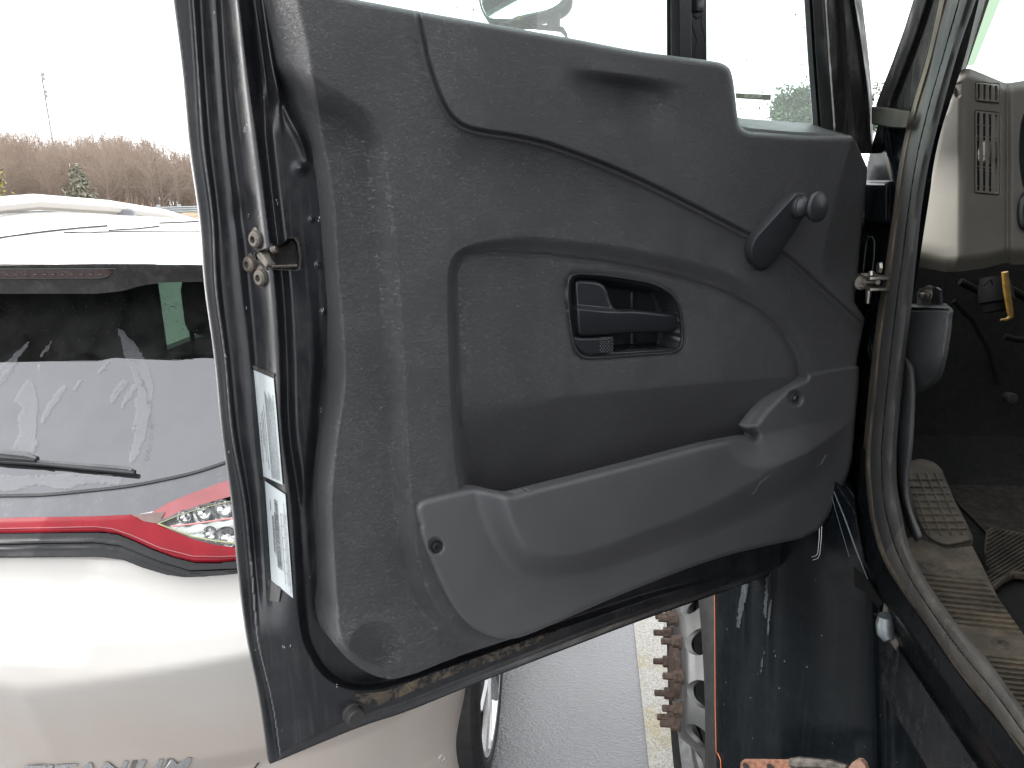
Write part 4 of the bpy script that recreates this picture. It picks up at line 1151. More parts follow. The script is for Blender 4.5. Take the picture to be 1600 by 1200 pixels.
# steering shaft cup, yellow sleeve, bolt, wiring
c = onY((1551, 470), 1.66)[0]
mb = MB().lathe(c + np.array([0, 0, .03]), (.15, -.25, -1), [(-.02, .024), (0, .03), (.03, .032), (.034, .028), (.05, .026), (.052, .018), (.052, 0)], 24); mb.build('brake_switch', M['cable'], truck)
mb = MB().tube(onY([(1570, 425), (1572, 445), (1574, 460), (1578, 485), (1579, 495), (1573, 499), (1563, 500)], 1.55), [.006, .0065, .0065, .006, .005, .003, .002], 8); mb.build('yellow_sleeve', M['yellow'], truck)
bolt('firewall_bolt', onY((1579, 622), 1.68)[0], (0, -1, .1), .012, .010, M['latchdark'], truck, False)
for pts, Y, r in (([(1479, 428), (1476, 445), (1475, 463)], 1.6, .0012), ([(1537, 446), (1548, 436), (1551, 445)], 1.6, .002), ([(1570, 525), (1585, 530), (1620, 532)], 1.62, .006),
                  ([(1500, 440), (1530, 455), (1560, 440), (1610, 470)], 1.69, .008), ([(1490, 470), (1520, 500), (1545, 545), (1560, 600)], 1.70, .006)):
    MB().tube(onY(pts, Y), r, 8).build('cable', M['cable'], truck)
# dark pedal box curve and carpet hump
mb = MB(); hump = []
for i, y in enumerate(np.linspace(590, 760, 8)):
    hump.append(onY([(1500 + 0*i, y), (1560, y + 4), (1680, y + 2)], 1.70 - .18*(i/7)**1.5))
cp = np.array([(1505, 700), (1530, 708), (1600, 712), (1680, 712), (1680, 860), (1600, 850), (1541, 832), (1500, 790), (1480, 760)])
def cpos(P): return onZ(P, 1.172)
patch('carpet', cp, cpos, 5, (), None, M['carpet'], truck)
# foot rest with its tread
fr_ = np.array([tuple(p) for p in cr([(1414, 742), (1418, 724), (1438, 717), (1458, 722), (1466, 728), (1474, 738), (1490, 778), (1511, 818), (1520, 840), (1518.5, 847), (1500, 852), (1479, 855), (1462, 850), (1445, 838), (1432, 815)], 4)])
def frpos(P):
    P = A(P); x, y = P.T
    # tread grid: lines along the rest and across it
    t = (y - 735)/100
    u = (x - (1432 + 38*t))/(13.5 + 3*t); v = (y - 738 + .0*x)/11.0
    iu = np.abs((u + .5) % 1 - .5); iv = np.abs((v + .5) % 1 - .5)
    m = (y > 738) & (y < 835) & (u > -1.4) & (u < 3.4)
    h = .0024*m*np.maximum(np.exp(-(iu/.08)**2), np.exp(-(iv/.10)**2))
    d = np.clip(sdist(P, fr_), 0, 20)
    z = 1.270 + .03*(1 - t) + h - .006*(1 - sm(d, 0, 5))
    r = ray(P); return CAM + r*((z - HCAM)/r[:, 2])[:, None]
patch('foot_rest', fr_, frpos, 1.4, (), lambda V: V - np.array([0, 0, .035]), M['rest'], truck)
# ribbed sill plate
sp_ = np.array([(1412, 842), (1432, 838), (1448, 846), (1478, 858), (1519, 853), (1533, 880), (1545, 905), (1560, 935), (1590, 978), (1640, 1050), (1700, 1130), (1700, 1260), (1640, 1180), (1600, 1118), (1550, 1047), (1505, 994), (1460, 934), (1430, 885)])
def sppos(P):
    P = A(P); x, y = P.T
    g1 = sm(y - .12*(x - 1440), 893, 897)*(1 - sm(y - .12*(x - 1440), 962, 985))*sm(x - (1436 + (y - 895)*.72), -2, 4)*(1 - sm(x - (1528 + (y - 895)*.78), -4, 2))
    g2 = sm(y - .10*(x - 1440), 1012, 1016)*(1 - sm(y - .1*(x - 1440), 1200, 1210))*sm(x - (1536 + (y - 1020)*.72), -2, 4)
    ph = 2*np.pi*(y - .10*(x - 1440))/7.9
    h = .0022*np.sin(ph)*np.clip(g1 + g2, 0, 1)
    u, v = blob(P, 1566, 1006, 12, 6.5, 12); rr = np.sqrt(u*u + v*v); h += .002*np.exp(-((rr - 1)/.3)**2) - .003*np.exp(-(rr/.5)**2)
    u, v = blob(P, 1451, 884, 10, 4, 6); rr = np.sqrt(u*u + v*v); h += .0015*np.exp(-((rr - 1)/.3)**2)
    z = 1.262 + h
    r = ray(P); return CAM + r*((z - HCAM)/r[:, 2])[:, None]
patch('sill_plate', sp_, sppos, 1.7, (), lambda V: V - np.array([0, 0, .09]), M['sill'], truck)
lf = onZ([(1437, 872), (1447, 866.5), (1459, 873), (1450, 874)], 1.266)
# floor mat (lies loose in the footwell)
mt = np.array([(1541, 829), (1552, 822), (1600, 833), (1660, 848), (1660, 880), (1600, 897), (1585, 895), (1567, 904), (1549, 920), (1542, 917), (1534, 891)])
def mtpos(P):
    P = A(P); x, y = P.T
    h = .003*np.sin(2*np.pi*((y - 830) + .62*(x - 1541))/6.6)*sm(sdist(P, mt), 2, 5)
    z = 1.185 + h; r = ray(P); return CAM + r*((z - HCAM)/r[:, 2])[:, None]
fm = patch('floor_mat', mt, mtpos, 1.5, (), lambda V: V - np.array([0, 0, .010]), M['mat'], None)
tag(fm, 'dusty black floor mat with diagonal ribs lying in the truck footwell', 'floor mat')
mb = MB()
tr_ = random.Random(5)
for _ in range(260):
    q = (tr_.uniform(1507, 1540), tr_.uniform(868, 900)); p = onZ(q, 1.19)[0]
    mb.tube([p, p + np.array([tr_.uniform(-.004, .004), tr_.uniform(-.004, .004), tr_.uniform(.004, .010)])], .0011, 4)
mb.build('carpet_pile', M['carpet'], truck)
# rest of the cab: floor, rear wall, roof, far side, bonnet (seen only from other places)
mb = MB()
mb.box((1.40, -.02, 2.0), (.93, .05, .85)); mb.box((1.40, .85, 2.80), (.93, .95, .05)); mb.box((2.36, .9, 1.65), (.04, .9, .5)); mb.box((2.36, .15, 2.4), (.04, .2, .38)); mb.box((1.40, .85, 1.07), (.93, .93, .05))
mb.box((.465, .12, 2.0), (.03, .13, .80)); mb.box((.475, .66, 2.74), (.03, .55, .05))
mb.tube([(.52, 1.35, 2.0), (.52, 1.22, 2.75)], .02, 8)
mb.build('cab_shell', M['paint'], truck, False)
mb = MB(); G = []
for Y, zt, wd in ((1.85, 1.66, .88), (2.3, 1.62, .86), (2.9, 1.50, .80), (3.25, 1.30, .72), (3.3, .7, .70)):
    G.append([(1.40 - wd, Y, .75), (1.40 - wd, Y, zt - .12), (1.40 - wd*.8, Y, zt), (1.40 + wd*.8, Y, zt), (1.40 + wd, Y, zt - .12), (1.40 + wd, Y, .75)])
mb.grid(np.array(G)); mb.build('bonnet', M['paint_wet'], truck)
# ---------------------------------------------------------------- front wheel
WY, WZ = 1.90, .50; WXC = .252
wheel = MB().lathe((WXC, WY, WZ), (1, 0, 0), [(.10, .30), (.052, .322), (.030, .36), (.016, .41), (.020, .455), (.045, .487), (.08, .50), (.24, .50), (.275, .487), (.30, .455), (.31, .40), (.30, .34), (.28, .30)], 72).build('front_wheel', M['tyre'], truck)
holesA = [R(18 + 36*k) for k in range(10)]
# steel disc: built as a fine polar sheet with ten hand holes
mb = MB()
prof_w = [(.000, .060), (.004, .100), (.001, .128), (.000, .166), (.004, .174), (.010, .180), (.026, .192), (.048, .212), (.064, .232), (.072, .248), (.072, .258), (.060, .262), (.057, .272), (.056, .286), (.060, .292)]
hr = np.array([r for h, r in prof_w]); hh = np.array([h for h, r in prof_w])
rr = np.r_[np.linspace(.06, .18, 10), np.linspace(.183, .255, 30), np.linspace(.258, .292, 8)]
tt = np.linspace(0, 2*math.pi, 361)[:-1]
idx = {}; V = []; Fc = []
def wx(r): return np.interp(r, hr, hh)
def inhole(r, t):
    for a in holesA:
        d = (t - a + math.pi) % (2*math.pi) - math.pi
        if ((d*.202)/.034)**2 + ((r - .202)/.026)**2 < 1: return a
    return None
for i, r in enumerate(rr):
    for t in tt: V.append((WXC + wx(r), WY + r*math.cos(t), WZ + r*math.sin(t)))
nt = len(tt)
hv = [[inhole(r, t) for t in tt] for r in rr]
rims = []
for i in range(len(rr) - 1):
    for j in range(nt):
        j2 = (j + 1) % nt
        cs = [(i, j), (i, j2), (i+1, j2), (i+1, j)]
        if all(hv[a][b] is not None for a, b in cs): continue
        Fc.append(tuple(a*nt + b for a, b in cs))
for i in range(len(rr)):                                     # pull rim vertices onto the ellipse
    for j in range(nt):
        if hv[i][j] is not None:
            a = hv[i][j]; d = (tt[j] - a + math.pi) % (2*math.pi) - math.pi
            u = (d*.202)/.034; v = (rr[i] - .202)/.026; l = math.hypot(u, v) + 1e-9
            r2 = .202 + .026*v/l; t2 = a + .034*u/l/.202
            V[i*nt + j] = (WXC + wx(r2), WY + r2*math.cos(t2), WZ + r2*math.sin(t2))
mb.add(V, Fc)
for a in holesA:
    ring = []; ring2 = []
    for k in range(28):
        q = 2*math.pi*k/28; r2 = .202 + .026*math.sin(q); t2 = a + .034*math.cos(q)/.202
        ring.append((WXC + wx(r2), WY + r2*math.cos(t2), WZ + r2*math.sin(t2))); ring2.append((WXC + wx(r2) + .016, WY + r2*math.cos(t2), WZ + r2*math.sin(t2)))
    mb.grid(np.array([ring, ring2]), closev=True)
mb.build('wheel_disc', M['alu'], wheel, angle=40)
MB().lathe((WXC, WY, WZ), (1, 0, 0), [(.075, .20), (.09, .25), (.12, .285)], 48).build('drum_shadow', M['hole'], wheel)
MB().lathe((WXC, WY, WZ), (1, 0, 0), [(.056, .2895), (.054, .296), (.050, .302), (.052, .309), (.062, .312), (.075, .310), (.10, .296)], 72).build('rim_flange', M['alurim'], wheel)
MB().lathe((WXC, WY, WZ), (1, 0, 0), [(.062, .300), (.0505, .318), (.040, .335), (.0325, .349), (.031, .356)], 96).build('tyre_bead', M['bead'], wheel)
MB().lathe((WXC, WY, WZ), (1, 0, 0), [(.02, .085), (.004, .080), (-.012, .072), (-.016, .06), (-.016, .0)], 32).build('hub_cap', M['rust'], wheel)
for k in range(10):
    a = R(9 + 36*k); y, z = WY + .1425*math.cos(a), WZ + .1425*math.sin(a)
    mb = MB()
    mb.lathe((WXC, y, z), (-1, 0, 0), [(0, .0200), (.004, .0200), (.006, .0165)], 20)
    mb.lathe((WXC, y, z), (-1, 0, 0), [(.004, .0168), (.022, .0168), (.024, .014), (.024, .0092), (.050, .0090), (.052, .0065), (.052, 0)], 6)
    mb.build('wheel_nut', M['rust'], wheel, angle=30)

# ================================================================== THE WHITE SUV
suv = empty('suv', (-1.28, 3.4, 0), 'pearl white suv with a full-width red tail light parked beyond the open door', 'suv')
SXC, SXR = -1.26, -.30
# plan curve of the rear end and side, by arc length s (0 at the centre line)
pl = [(-1.26, 0), (-1.0, .010), (-.80, .030), (-.66, .058), (-.56, .095), (-.47, .150), (-.395, .215), (-.34, .30), (-.312, .42), (-.30, .60), (-.295, 1.2), (-.30, 2.4), (-.33, 3.2), (-.42, 3.75)]
pl = cr(pl, 10)
ps = np.r_[0, np.cumsum(np.hypot(*np.diff(pl, axis=0).T))]
def plan(s):
    s = np.abs(s); return np.interp(s, ps, pl[:, 0]), np.interp(s, ps, pl[:, 1])
# rear profile: pixel row at column 150 -> depth
prows = [(860, 1.530), (869, 1.512), (885, 1.502), (910, 1.492), (940, 1.470), (1000, 1.418), (1062, 1.392), (1072, 1.394), (1120, 1.420), (1200, 1.462)]
pz = np.array([onY((150, y), Y)[0][2] for y, Y in prows]); pY = np.array([Y for _, Y in prows]); pX = onY((150, 1000), 1.43)[0][0]
yoff = float(np.interp(pX, pl[:, 0], pl[:, 1]))
pz_ = np.r_[.20, .40, pz[::-1]]; pY_ = np.r_[1.52, 1.49, pY[::-1]] - yoff
zcr = pz[7]
cz0 = onY((0, 1087), 1.42)[0]; cz1 = onY((400, 1030), 1.44)[0]
kcr = (cz1[2] - cz0[2])/(cz1[0] - cz0[0])
def rearY(X, z):
    # the crease line rises towards the side of the car
    sh = kcr*(X - pX)
    zz = np.where(z < zcr + sh + .12, z - sh*np.clip(1 - (z - zcr - sh)/.12, 0, 1), z)
    return np.interp(zz, pz_, pY_)
def bodypos(P):
    P = A(P)/1000.; s, z = P.T
    X, dY = plan(s)
    wt = 1 - sm(dY, .12, .55)
    Y0 = 1.42 - yoff
    Y = Y0 + dY + (rearY(X, z) - Y0)*wt
    X = X - .03*np.clip((.5 - z)/.3, 0, 1) - .05*np.clip((z - .85)/.3, 0, 1)*(1 - wt)
    Y = Y + .014*(1 - sm(s, .10, .17))*sm(z, zcr + .045, zcr + .085)*(1 - sm(z, zcr + .30, zcr + .34))
    sg = np.where(s < 0, -1, 1); X = SXC + (X - SXC)*sg
    return np.stack([X, Y, z], 1)
zt = pz[0]*1000
WHY, WHZ = 2.13, .35
def s_of_Y(Y): return float(np.interp(Y - (1.42 - yoff), pl[:, 1], ps))
archc = s_of_Y(WHY)*1000
arch = np.array([(archc + 385*math.cos(t), WHZ*1000 + 385*math.sin(t)) for t in np.linspace(-.3, math.pi + .3, 40)] )
sy = s_of_Y(5.0)*1000
parch = [(archc + sgn*2780, 0) for sgn in (1,)]
out_b = np.array([(-2200, 200), (archc - 372, 200)] + [tuple(p) for p in arch[::-1] if p[1] > 200] + [(archc + 372, 200), (sy, 200), (sy, 960), (sy - 900, 1020), (archc, zt), (0, zt), (-2200, zt)])
sbody = patch('body', out_b, bodypos, 13, (), lambda V: V + np.array([-.02, .012, 0]), M['white'], suv)
# roof and spoiler
ry = np.array([1.78, 1.86, 2.05, 2.4, 2.8, 3.3, 3.8, 4.2]); tipz = onY((150, 412), 1.78)[0][2]
rz = np.array([tipz, tipz + .028, 1.700, 1.725, 1.705, 1.665, 1.60, 1.50])
rc_ = cr(np.stack([ry, rz], 1), 8)
def roofz(X, Y):
    t = np.clip(np.abs(X - SXC)/.80, 0, 1.2)
    return np.interp(Y, rc_[:, 0], rc_[:, 1]) + .05*sm(SXC - X, .15, .6)*sm(Y, 1.85, 2.2) - .035*t**2 - .14*sm(t, .80, 1.15) - .0*Y
xs = np.linspace(-2.12, -.40, 50); yv = np.linspace(1.78, 4.2, 50)
G = np.array([[(x, y + .10*np.clip((abs(x - SXC) - .3)/.55, 0, 1)**2*(1 - sm(y, 1.8, 2.6)), roofz(np.array(x), np.array(y))) for x in xs] for y in yv])
roof = MB().grid(G).build('roof', M['white'], suv)
def onroof(P, lift=.0):
    r = ray(P); r = r/r[:, 1:2]; out = []
    for v in r:
        T = np.linspace(1.70, 4.3, 4000); Q = CAM + v*T[:, None]
        below = Q[:, 2] <= roofz(Q[:, 0], Q[:, 1]) + lift
        i = np.argmax(below) if below.any() else int(np.argmin(Q[:, 2] - roofz(Q[:, 0], Q[:, 1]))); out.append(Q[i])
    return np.array(out)
mb = MB()
for c, r in (([(-30, 374), (0, 371.5), (40, 366), (80, 361), (130, 356), (168, 353)], .004), ([(170, 360), (215, 357.5), (249, 353.5)], .003), ([(249, 348.5), (280, 347.5), (316, 345.5)], .003), ([(100, 363), (180, 362), (250, 361), (330, 361)], .0022),):
    mb.tube(onroof(np.array(c, float), .001), r, 6)
mb.build('roof_seam', M['wiper'], suv)
for xr, zo in ((-1.86, 0.0), (-.62, -.06)):
    MB().tube([(xr, 2.0, 1.70 + zo), (xr, 2.15, 1.775 + zo), (xr, 2.5, 1.790 + zo), (xr, 2.9, 1.762 + zo), (xr, 3.3, 1.715 + zo), (xr, 3.7, 1.64 + zo), (xr, 3.85, 1.58 + zo)], [.02, .026, .028, .028, .028, .024, .016], 10).build('roof_rail', M['white'], suv)
fin = onY((186, 319), 3.0)[0]
MB().lathe(fin + np.array([0, 0, -.030]), (0, 0, 1), [(-.09, .060), (0, .056), (.008, .050), (.014, .034), (.017, .012), (.018, 0)], 24).build('antenna_fin', M['suvgrey'], suv)
# black spoiler end with its brake light
sp_top = [(-260, 420), (-150, 414.5), (0, 412.5), (150, 412.5), (320, 414.5), (430, 419)]
sp_bot = [(-260, 466), (-150, 461), (0, 459), (150, 459), (190, 455), (215, 447), (260, 441), (330, 440), (430, 443)]
tx = np.linspace(-260, 430, 60)
def spoY(x): 
    X = onY(np.stack([x, np.full_like(x, 430.)], 1), 1.8)[:, 0]
    return 1.783 + .10*np.clip((np.abs(X - SXC) - .3)/.55, 0, 1)**2
tp = np.stack([tx, ip(tx, *np.array(sp_top).T)], 1); bt = np.stack([tx, ip(tx, *np.array(sp_bot).T)], 1)
Yt = spoY(tx)
G = [onY(tp, Yt - .002), onY(tp + [0, 3], Yt - .001), onY(tp*.5 + bt*.5, Yt + .010), onY(bt, Yt + .018)]
und = onY(bt, Yt + .018); und2 = und + np.array([0, .30, .035])
G += [und + np.array([0, .02, -.001]), und2]
MB().grid(np.array(G)).build('spoiler', M['suvdark'], suv)
lx = np.linspace(-180, 181, 40); top_l = np.interp(lx, [-180, 0, 181], [421, 420.3, 420]); bot_l = np.interp(lx, [-180, 0, 160, 170, 181], [436, 435, 434.5, 431, 421])
Yl = spoY(lx)
MB().grid(np.array([onY(np.stack([lx, top_l], 1), Yl - .002), onY(np.stack([lx, bot_l], 1), Yl + .004)])).build('brake_light', plain('dark_brake_lens', (.05, .032, .030), .25, var=.3, vs=60), suv)
mb = MB()
for k in range(14):
    x = -20 + k*14.5
    if x < 168: mb.tube(onY([(x, 429), (x + 5, 429)], float(spoY(np.array([x]))[0]) - .001), .0011, 5)
mb.tube(onY(np.stack([lx, top_l], 1), Yl - .003), .0008, 5); mb.tube(onY(np.stack([lx[:-1], bot_l[:-1]], 1), Yl[:-1] + .002), .0008, 5)
mb.build('brake_light_diodes', plain('dim_diode', (.06, .055, .055), .4), suv)
# rear window, tail panel and lamps: surfaces by pixel row, curved in plan
def yrow(y): return np.interp(y, [430, 455, 545, 700, 770, 790, 808, 835, 870, 905], [2.03, 2.00, 1.895, 1.70, 1.612, 1.590, 1.570, 1.540, 1.500, 1.470])
def surf(P, lift=0.0):
    P = A(P); Y = yrow(P[:, 1]); Y0 = Y.copy()
    for _ in range(12):
        V = onY(P, Y); Y = Y0 - lift + np.interp(np.minimum(np.abs(V[:, 0] - SXC), .66), pl[:, 0] - SXC, pl[:, 1]) - yoff
    return onY(P, Y)
gb = [(-330, 800), (-150, 783), (0, 776), (60, 775), (120, 770), (200, 761), (260, 750), (310, 738), (360, 721), (430, 694), (480, 640), (470, 560), (440, 440)]
win_out = np.array([(440, 440), (-300, 440)] + [tuple(p) for p in cr(gb[:-1], 4)])
rw = patch('rear_window', win_out, lambda P: surf(P), 8, (), None, M['rearglass'], suv)
mb = MB(); mb.tube(surf(cr(gb[:10], 6) + [0, -1.2], .003), .0045, 6); mb.build('window_seal', M['wiper'], suv)
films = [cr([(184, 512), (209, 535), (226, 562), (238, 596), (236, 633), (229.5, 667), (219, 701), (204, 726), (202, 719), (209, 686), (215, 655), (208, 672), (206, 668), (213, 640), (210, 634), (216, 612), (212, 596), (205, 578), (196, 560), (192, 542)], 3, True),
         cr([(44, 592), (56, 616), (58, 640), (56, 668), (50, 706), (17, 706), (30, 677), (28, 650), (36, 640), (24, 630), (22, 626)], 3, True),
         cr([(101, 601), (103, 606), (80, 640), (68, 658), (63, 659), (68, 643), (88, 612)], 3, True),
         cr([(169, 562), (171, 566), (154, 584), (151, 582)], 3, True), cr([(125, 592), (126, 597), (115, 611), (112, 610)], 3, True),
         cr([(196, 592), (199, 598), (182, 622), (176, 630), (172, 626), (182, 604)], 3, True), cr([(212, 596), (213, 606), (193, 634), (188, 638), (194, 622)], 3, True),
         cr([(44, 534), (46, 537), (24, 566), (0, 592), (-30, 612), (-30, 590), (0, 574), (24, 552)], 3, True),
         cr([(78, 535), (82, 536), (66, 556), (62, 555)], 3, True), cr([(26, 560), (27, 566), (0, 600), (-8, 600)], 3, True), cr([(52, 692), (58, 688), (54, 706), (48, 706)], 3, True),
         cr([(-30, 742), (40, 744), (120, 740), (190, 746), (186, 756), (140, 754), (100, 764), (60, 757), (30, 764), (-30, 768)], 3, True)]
for i, fpoly in enumerate(films):
    fpoly = ragged(fpoly, 1.3, i)
    patch('water_smear', fpoly, lambda P: surf(P, .004), 1.5, (), None, M['filmwet'], rw)
# drops beading on the dark upper part of the glass
mb = MB(); rs = random.Random(9)
for _ in range(230):
    x = rs.uniform(-10, 330); y = 470 + abs(rs.gauss(0, 28)) + 10*math.sin(x*.02)
    if y > 545: continue
    p = surf((x, y), .003)[0]
    mb.tube([p, p + np.array([rs.uniform(.001, .005), 0, rs.uniform(-.001, .001)])], rs.uniform(.0004, .0011), 5)
for _ in range(90):
    t = rs.random(); px = 184 + 54*math.sin(t*2.2) ; py = 512 + 215*t
    p = surf((px - rs.uniform(0, 6), py), .005)[0]; mb.tube([p, p + np.array([.001, 0, -.001])], rs.uniform(.0005, .0011), 5)
tag(mb.build('water_drops', plain('water_bead', (.05, .05, .055), .12), rw), kind='stuff')
mb = MB()
mb.tube(surf([(-220, 690), (-90, 697), (0, 711), (40, 715), (58, 718)], .022), [.022, .020, .015, .012, .008], 10)
wip = mb.build('wiper_arm', M['wiper'], suv)
mb = MB(); mb.tube(surf([(-40, 716), (58, 723), (120, 729), (202, 737), (211, 738)], .012), [.009, .0075, .007, .0065, .006], 8); mb.build('wiper_blade', M['wiper'], suv)
mb = MB(); mb.tube(surf([(58, 720.5), (120, 725.5), (200, 732), (207, 735)], .018), [.0035, .004, .005, .004], 8)
mb.tube(surf([(-90, 692), (0, 706), (42, 711), (57, 716)], .036), [.012, .009, .007, .003], 8); mb.build('wiper_spine', M['wiperlight'], suv)
# tail panel under the glass (wet grey), red bar, lamps, black moulding
gbx = np.array(gb[:10], float)
def topline(x, d=0): return np.interp(x, gbx[:, 0], gbx[:, 1]) + d
redt = [(-330, 828), (0, 809.5), (60, 808), (150, 806.5), (205, 804.5), (216, 806), (235, 815), (246, 818)]
grey = np.array([(x, topline(x, -2)) for x in np.linspace(-330, 430, 40)] + [(430, 752), (373, 768), (300, 786), (262, 794), (205, 806), (150, 809), (60, 810), (0, 811), (-330, 830)])
patch('tail_panel', grey, lambda P: surf(P, .002), 6, (), None, M['suvgrey'], suv)
pinkp = np.array([(228, 806), (262, 786), (300, 770), (340, 756), (362, 748), (430, 722), (560, 690), (560, 735), (430, 757), (373, 772), (320, 787), (280, 800), (258, 810), (240, 812)])
patch('lamp_top', pinkp, lambda P: surf(P, .0045), 5, (), None, M['pink'], suv)
redp = np.array([(-330, 828), (0, 809.5), (60, 808), (150, 806.5), (205, 804), (214, 806), (225, 813), (245, 818), (262, 826), (300, 842), (335, 851), (372, 856), (440, 858), (560, 850), (560, 868), (440, 874), (372, 875), (340, 878.5), (305, 878), (275, 871), (240, 858), (205, 842), (185, 834), (160, 830.5), (0, 833), (-330, 852)])
def redpos(P):
    V = surf(P, .006); d = np.clip(sdist(P, redp), 0, 40)
    V[:, 1] -= .006*sm(d, 0, 5) ; return V
patch('tail_light', redp, redpos, 2.5, (), None, M['red'], suv)
mb = MB(); mb.tube(surf([(-330, 842), (0, 826), (150, 823), (175, 826), (205, 836), (250, 856), (300, 869), (340, 870), (440, 866)], .0135), .0013, 6); mb.build('lens_ridge', M['pink'], suv)
clear = np.array([(247, 818.5), (285, 803), (320, 793), (372, 780), (430, 768), (560, 745), (560, 845), (430, 853), (372, 850), (335, 845), (300, 838), (268, 826)])
patch('lamp_housing', clear, lambda P: surf(P, -.020 + .0*P[:, 0]), 4, (), None, M['lamp'], suv)
mb = MB()
for px, py, r in ((290, 806, .016), (318, 800, .020), (348, 794, .024), (385, 786, .026), (330, 832, .018), (355, 838, .026), (390, 838, .028)):
    mb.lathe(surf((px, py), -.012)[0], (.25, -1, .25), [(.014, r), (.002, r*.75), (-.004, r*.2)], 20)
    mb.lathe(surf((px, py), -.016)[0], (.25, -1, .25), [(.026, r*.30), (.028, 0)], 12)
mb.build('reflector_bowl', M['rim'], suv, angle=25)
patch('lamp_lens', clear, lambda P: surf(P, .006), 6, (), None, M['lamplens'], suv)
mb = MB(); mb.tube(surf([(247, 818.5), (268, 826), (300, 838), (335, 845), (375, 850)], .0075), .0018, 6); mb.tube(surf([(247, 818.5), (285, 803), (320, 793), (375, 779.5)], .0075), .0012, 6)
mb.build('lamp_edge', plain('olive_lens_edge', (.30, .31, .17), .25), suv)
mb = MB(); mb.tube(surf([(268, 822.5), (300, 819), (375, 808)], .0075), .0022, 6); mb.build('lamp_strip', plain('pale_red_strip', (.6, .25, .25), .25), suv)
mb = MB(); mb.grid(np.array([surf([(206, 805), (230, 802), (258, 800)], .0068), surf([(222, 814), (240, 817), (247, 818)], .0068)])); mb.build('lens_tip', plain('brown_lens', (.13, .085, .075), .25), suv)
blk = np.array([(-330, 850), (0, 832), (150, 829.5), (185, 833), (205, 841), (240, 857), (275, 870), (305, 877), (340, 878), (372, 874), (560, 866), (560, 884), (440, 889), (375, 893), (320, 899), (290, 900), (262, 896), (225, 885), (195, 873), (165, 868.5), (150, 868), (0, 869.5), (-330, 890)])
def blkpos(P):
    x, y = A(P).T
    mid = np.interp(x, [-330, 0, 150, 190, 250, 300, 372, 560], [864, 846, 843, 848, 872, 887, 884, 874])
    h = .006 + .006*np.exp(-((y - mid)/2.2)**2) - .004*np.exp(-((y - mid - 6)/2.0)**2) + .004*np.exp(-((y - mid - 10)/1.6)**2)
    V = surf(P, 0); V[:, 1] -= h; return V
patch('moulding', blk, blkpos, 2.5, (), lambda V: V + np.array([0, .03, 0]), M['suvblack'], suv)
# chrome letters
def onrear(P, lift=0):
    Y = np.full(len(A(P)), 1.45)
    for _ in range(20):
        V = onY(P, Y); X = V[:, 0]; dY = np.interp(X, pl[:, 0], pl[:, 1]); Y = rearY(X, V[:, 2]) + dY*1.0 - lift
    return onY(P, Y)
mb = MB()
V, Fc = textmesh('TITANIUM', .02)
P = np.stack([28 + 262*V[:, 0] + 10*V[:, 1], 1221 - 13.5*V[:, 0] - 23.5*V[:, 1]], 1)
a = onrear(P, .0045); b = onrear(P, .0)
n = len(V); ec = {}
for f in Fc:
    for k in range(len(f)):
        e = (f[k], f[(k+1) % len(f)]); ec[tuple(sorted(e))] = ec.get(tuple(sorted(e)), []) + [e]
side = [(e[0][0], e[0][1], e[0][1] + n, e[0][0] + n) for e in ec.values() if len(e) == 1]
mb.add(list(a) + list(b), list(Fc) + side); mb.build('badge_lettering', M['chrome'], suv, False)
mb = MB()
seam = [(404, 1192), (398, 1200), (385, 1215)]
mb.tube(onrear(np.array(seam, float), .0005), .0022, 5); mb.build('panel_gap', M['wiper'], suv)
# parking sensor on the bumper corner
def onbody(px, py):
    best = None; r = ray((px, py))[0]
    for s in np.linspace(0, 1.6, 160):
        for z in np.linspace(.3, .9, 80):
            q = bodypos((s*1000, z*1000))[0]; d = q - CAM; d /= np.linalg.norm(d); c = d @ r/np.linalg.norm(r)
            if best is None or c > best[0]: best = (c, s, z)
    _, s, z = best; q = bodypos((s*1000, z*1000))[0]; q1 = bodypos((s*1000 + 8, z*1000))[0]; q2 = bodypos((s*1000, z*1000 + 8))[0]
    nrm = np.cross(q1 - q, q2 - q); nrm /= np.linalg.norm(nrm); return q, nrm
def fast_onbody(px, py):
    S, Z = np.meshgrid(np.linspace(300, 1600, 260), np.linspace(300, 900, 120)); Q = bodypos(np.stack([S.ravel(), Z.ravel()], 1)); pp = proj(Q)
    i = np.argmin(np.hypot(pp[:, 0] - px, pp[:, 1] - py)); s, z = S.ravel()[i], Z.ravel()[i]
    q = Q[i]; q1 = bodypos((s + 8, z))[0]; q2 = bodypos((s, z + 8))[0]; nrm = np.cross(q1 - q, q2 - q); return q, nrm/np.linalg.norm(nrm)
q, nr = fast_onbody(690, 1184)
MB().lathe(q, nr, [(-.004, .0115), (.0015, .0115), (.0022, .0105), (.001, .0092), (.0006, .0085), (.0012, .0075), (.0016, 0)], 28).build('parking_sensor', M['white'], suv)
G = []
for t in np.linspace(0, 1, 8):
    row = []
    for sv in np.linspace(.30, s_of_Y(2.45), 26):
        q = bodypos((sv*1000, zt))[0]; c = np.array([SXC, q[1], q[2]])
        top = np.array([SXC + (q[0] - SXC)*.86, max(1.86, q[1]*.55 + 1.15), 1.60]); f = sm(sv, .50, .80)
        if t > 0: row.append(q*(1 - t*f) + top*t*f + np.array([-.012, .03, 0])*(1 - f))
        else: row.append(q + np.array([-.004, .02, -.004]))
    G.append(row)
Gq = np.array(G)[:, 9:]
MB().grid(Gq).build('quarter_panel', M['white'], suv)
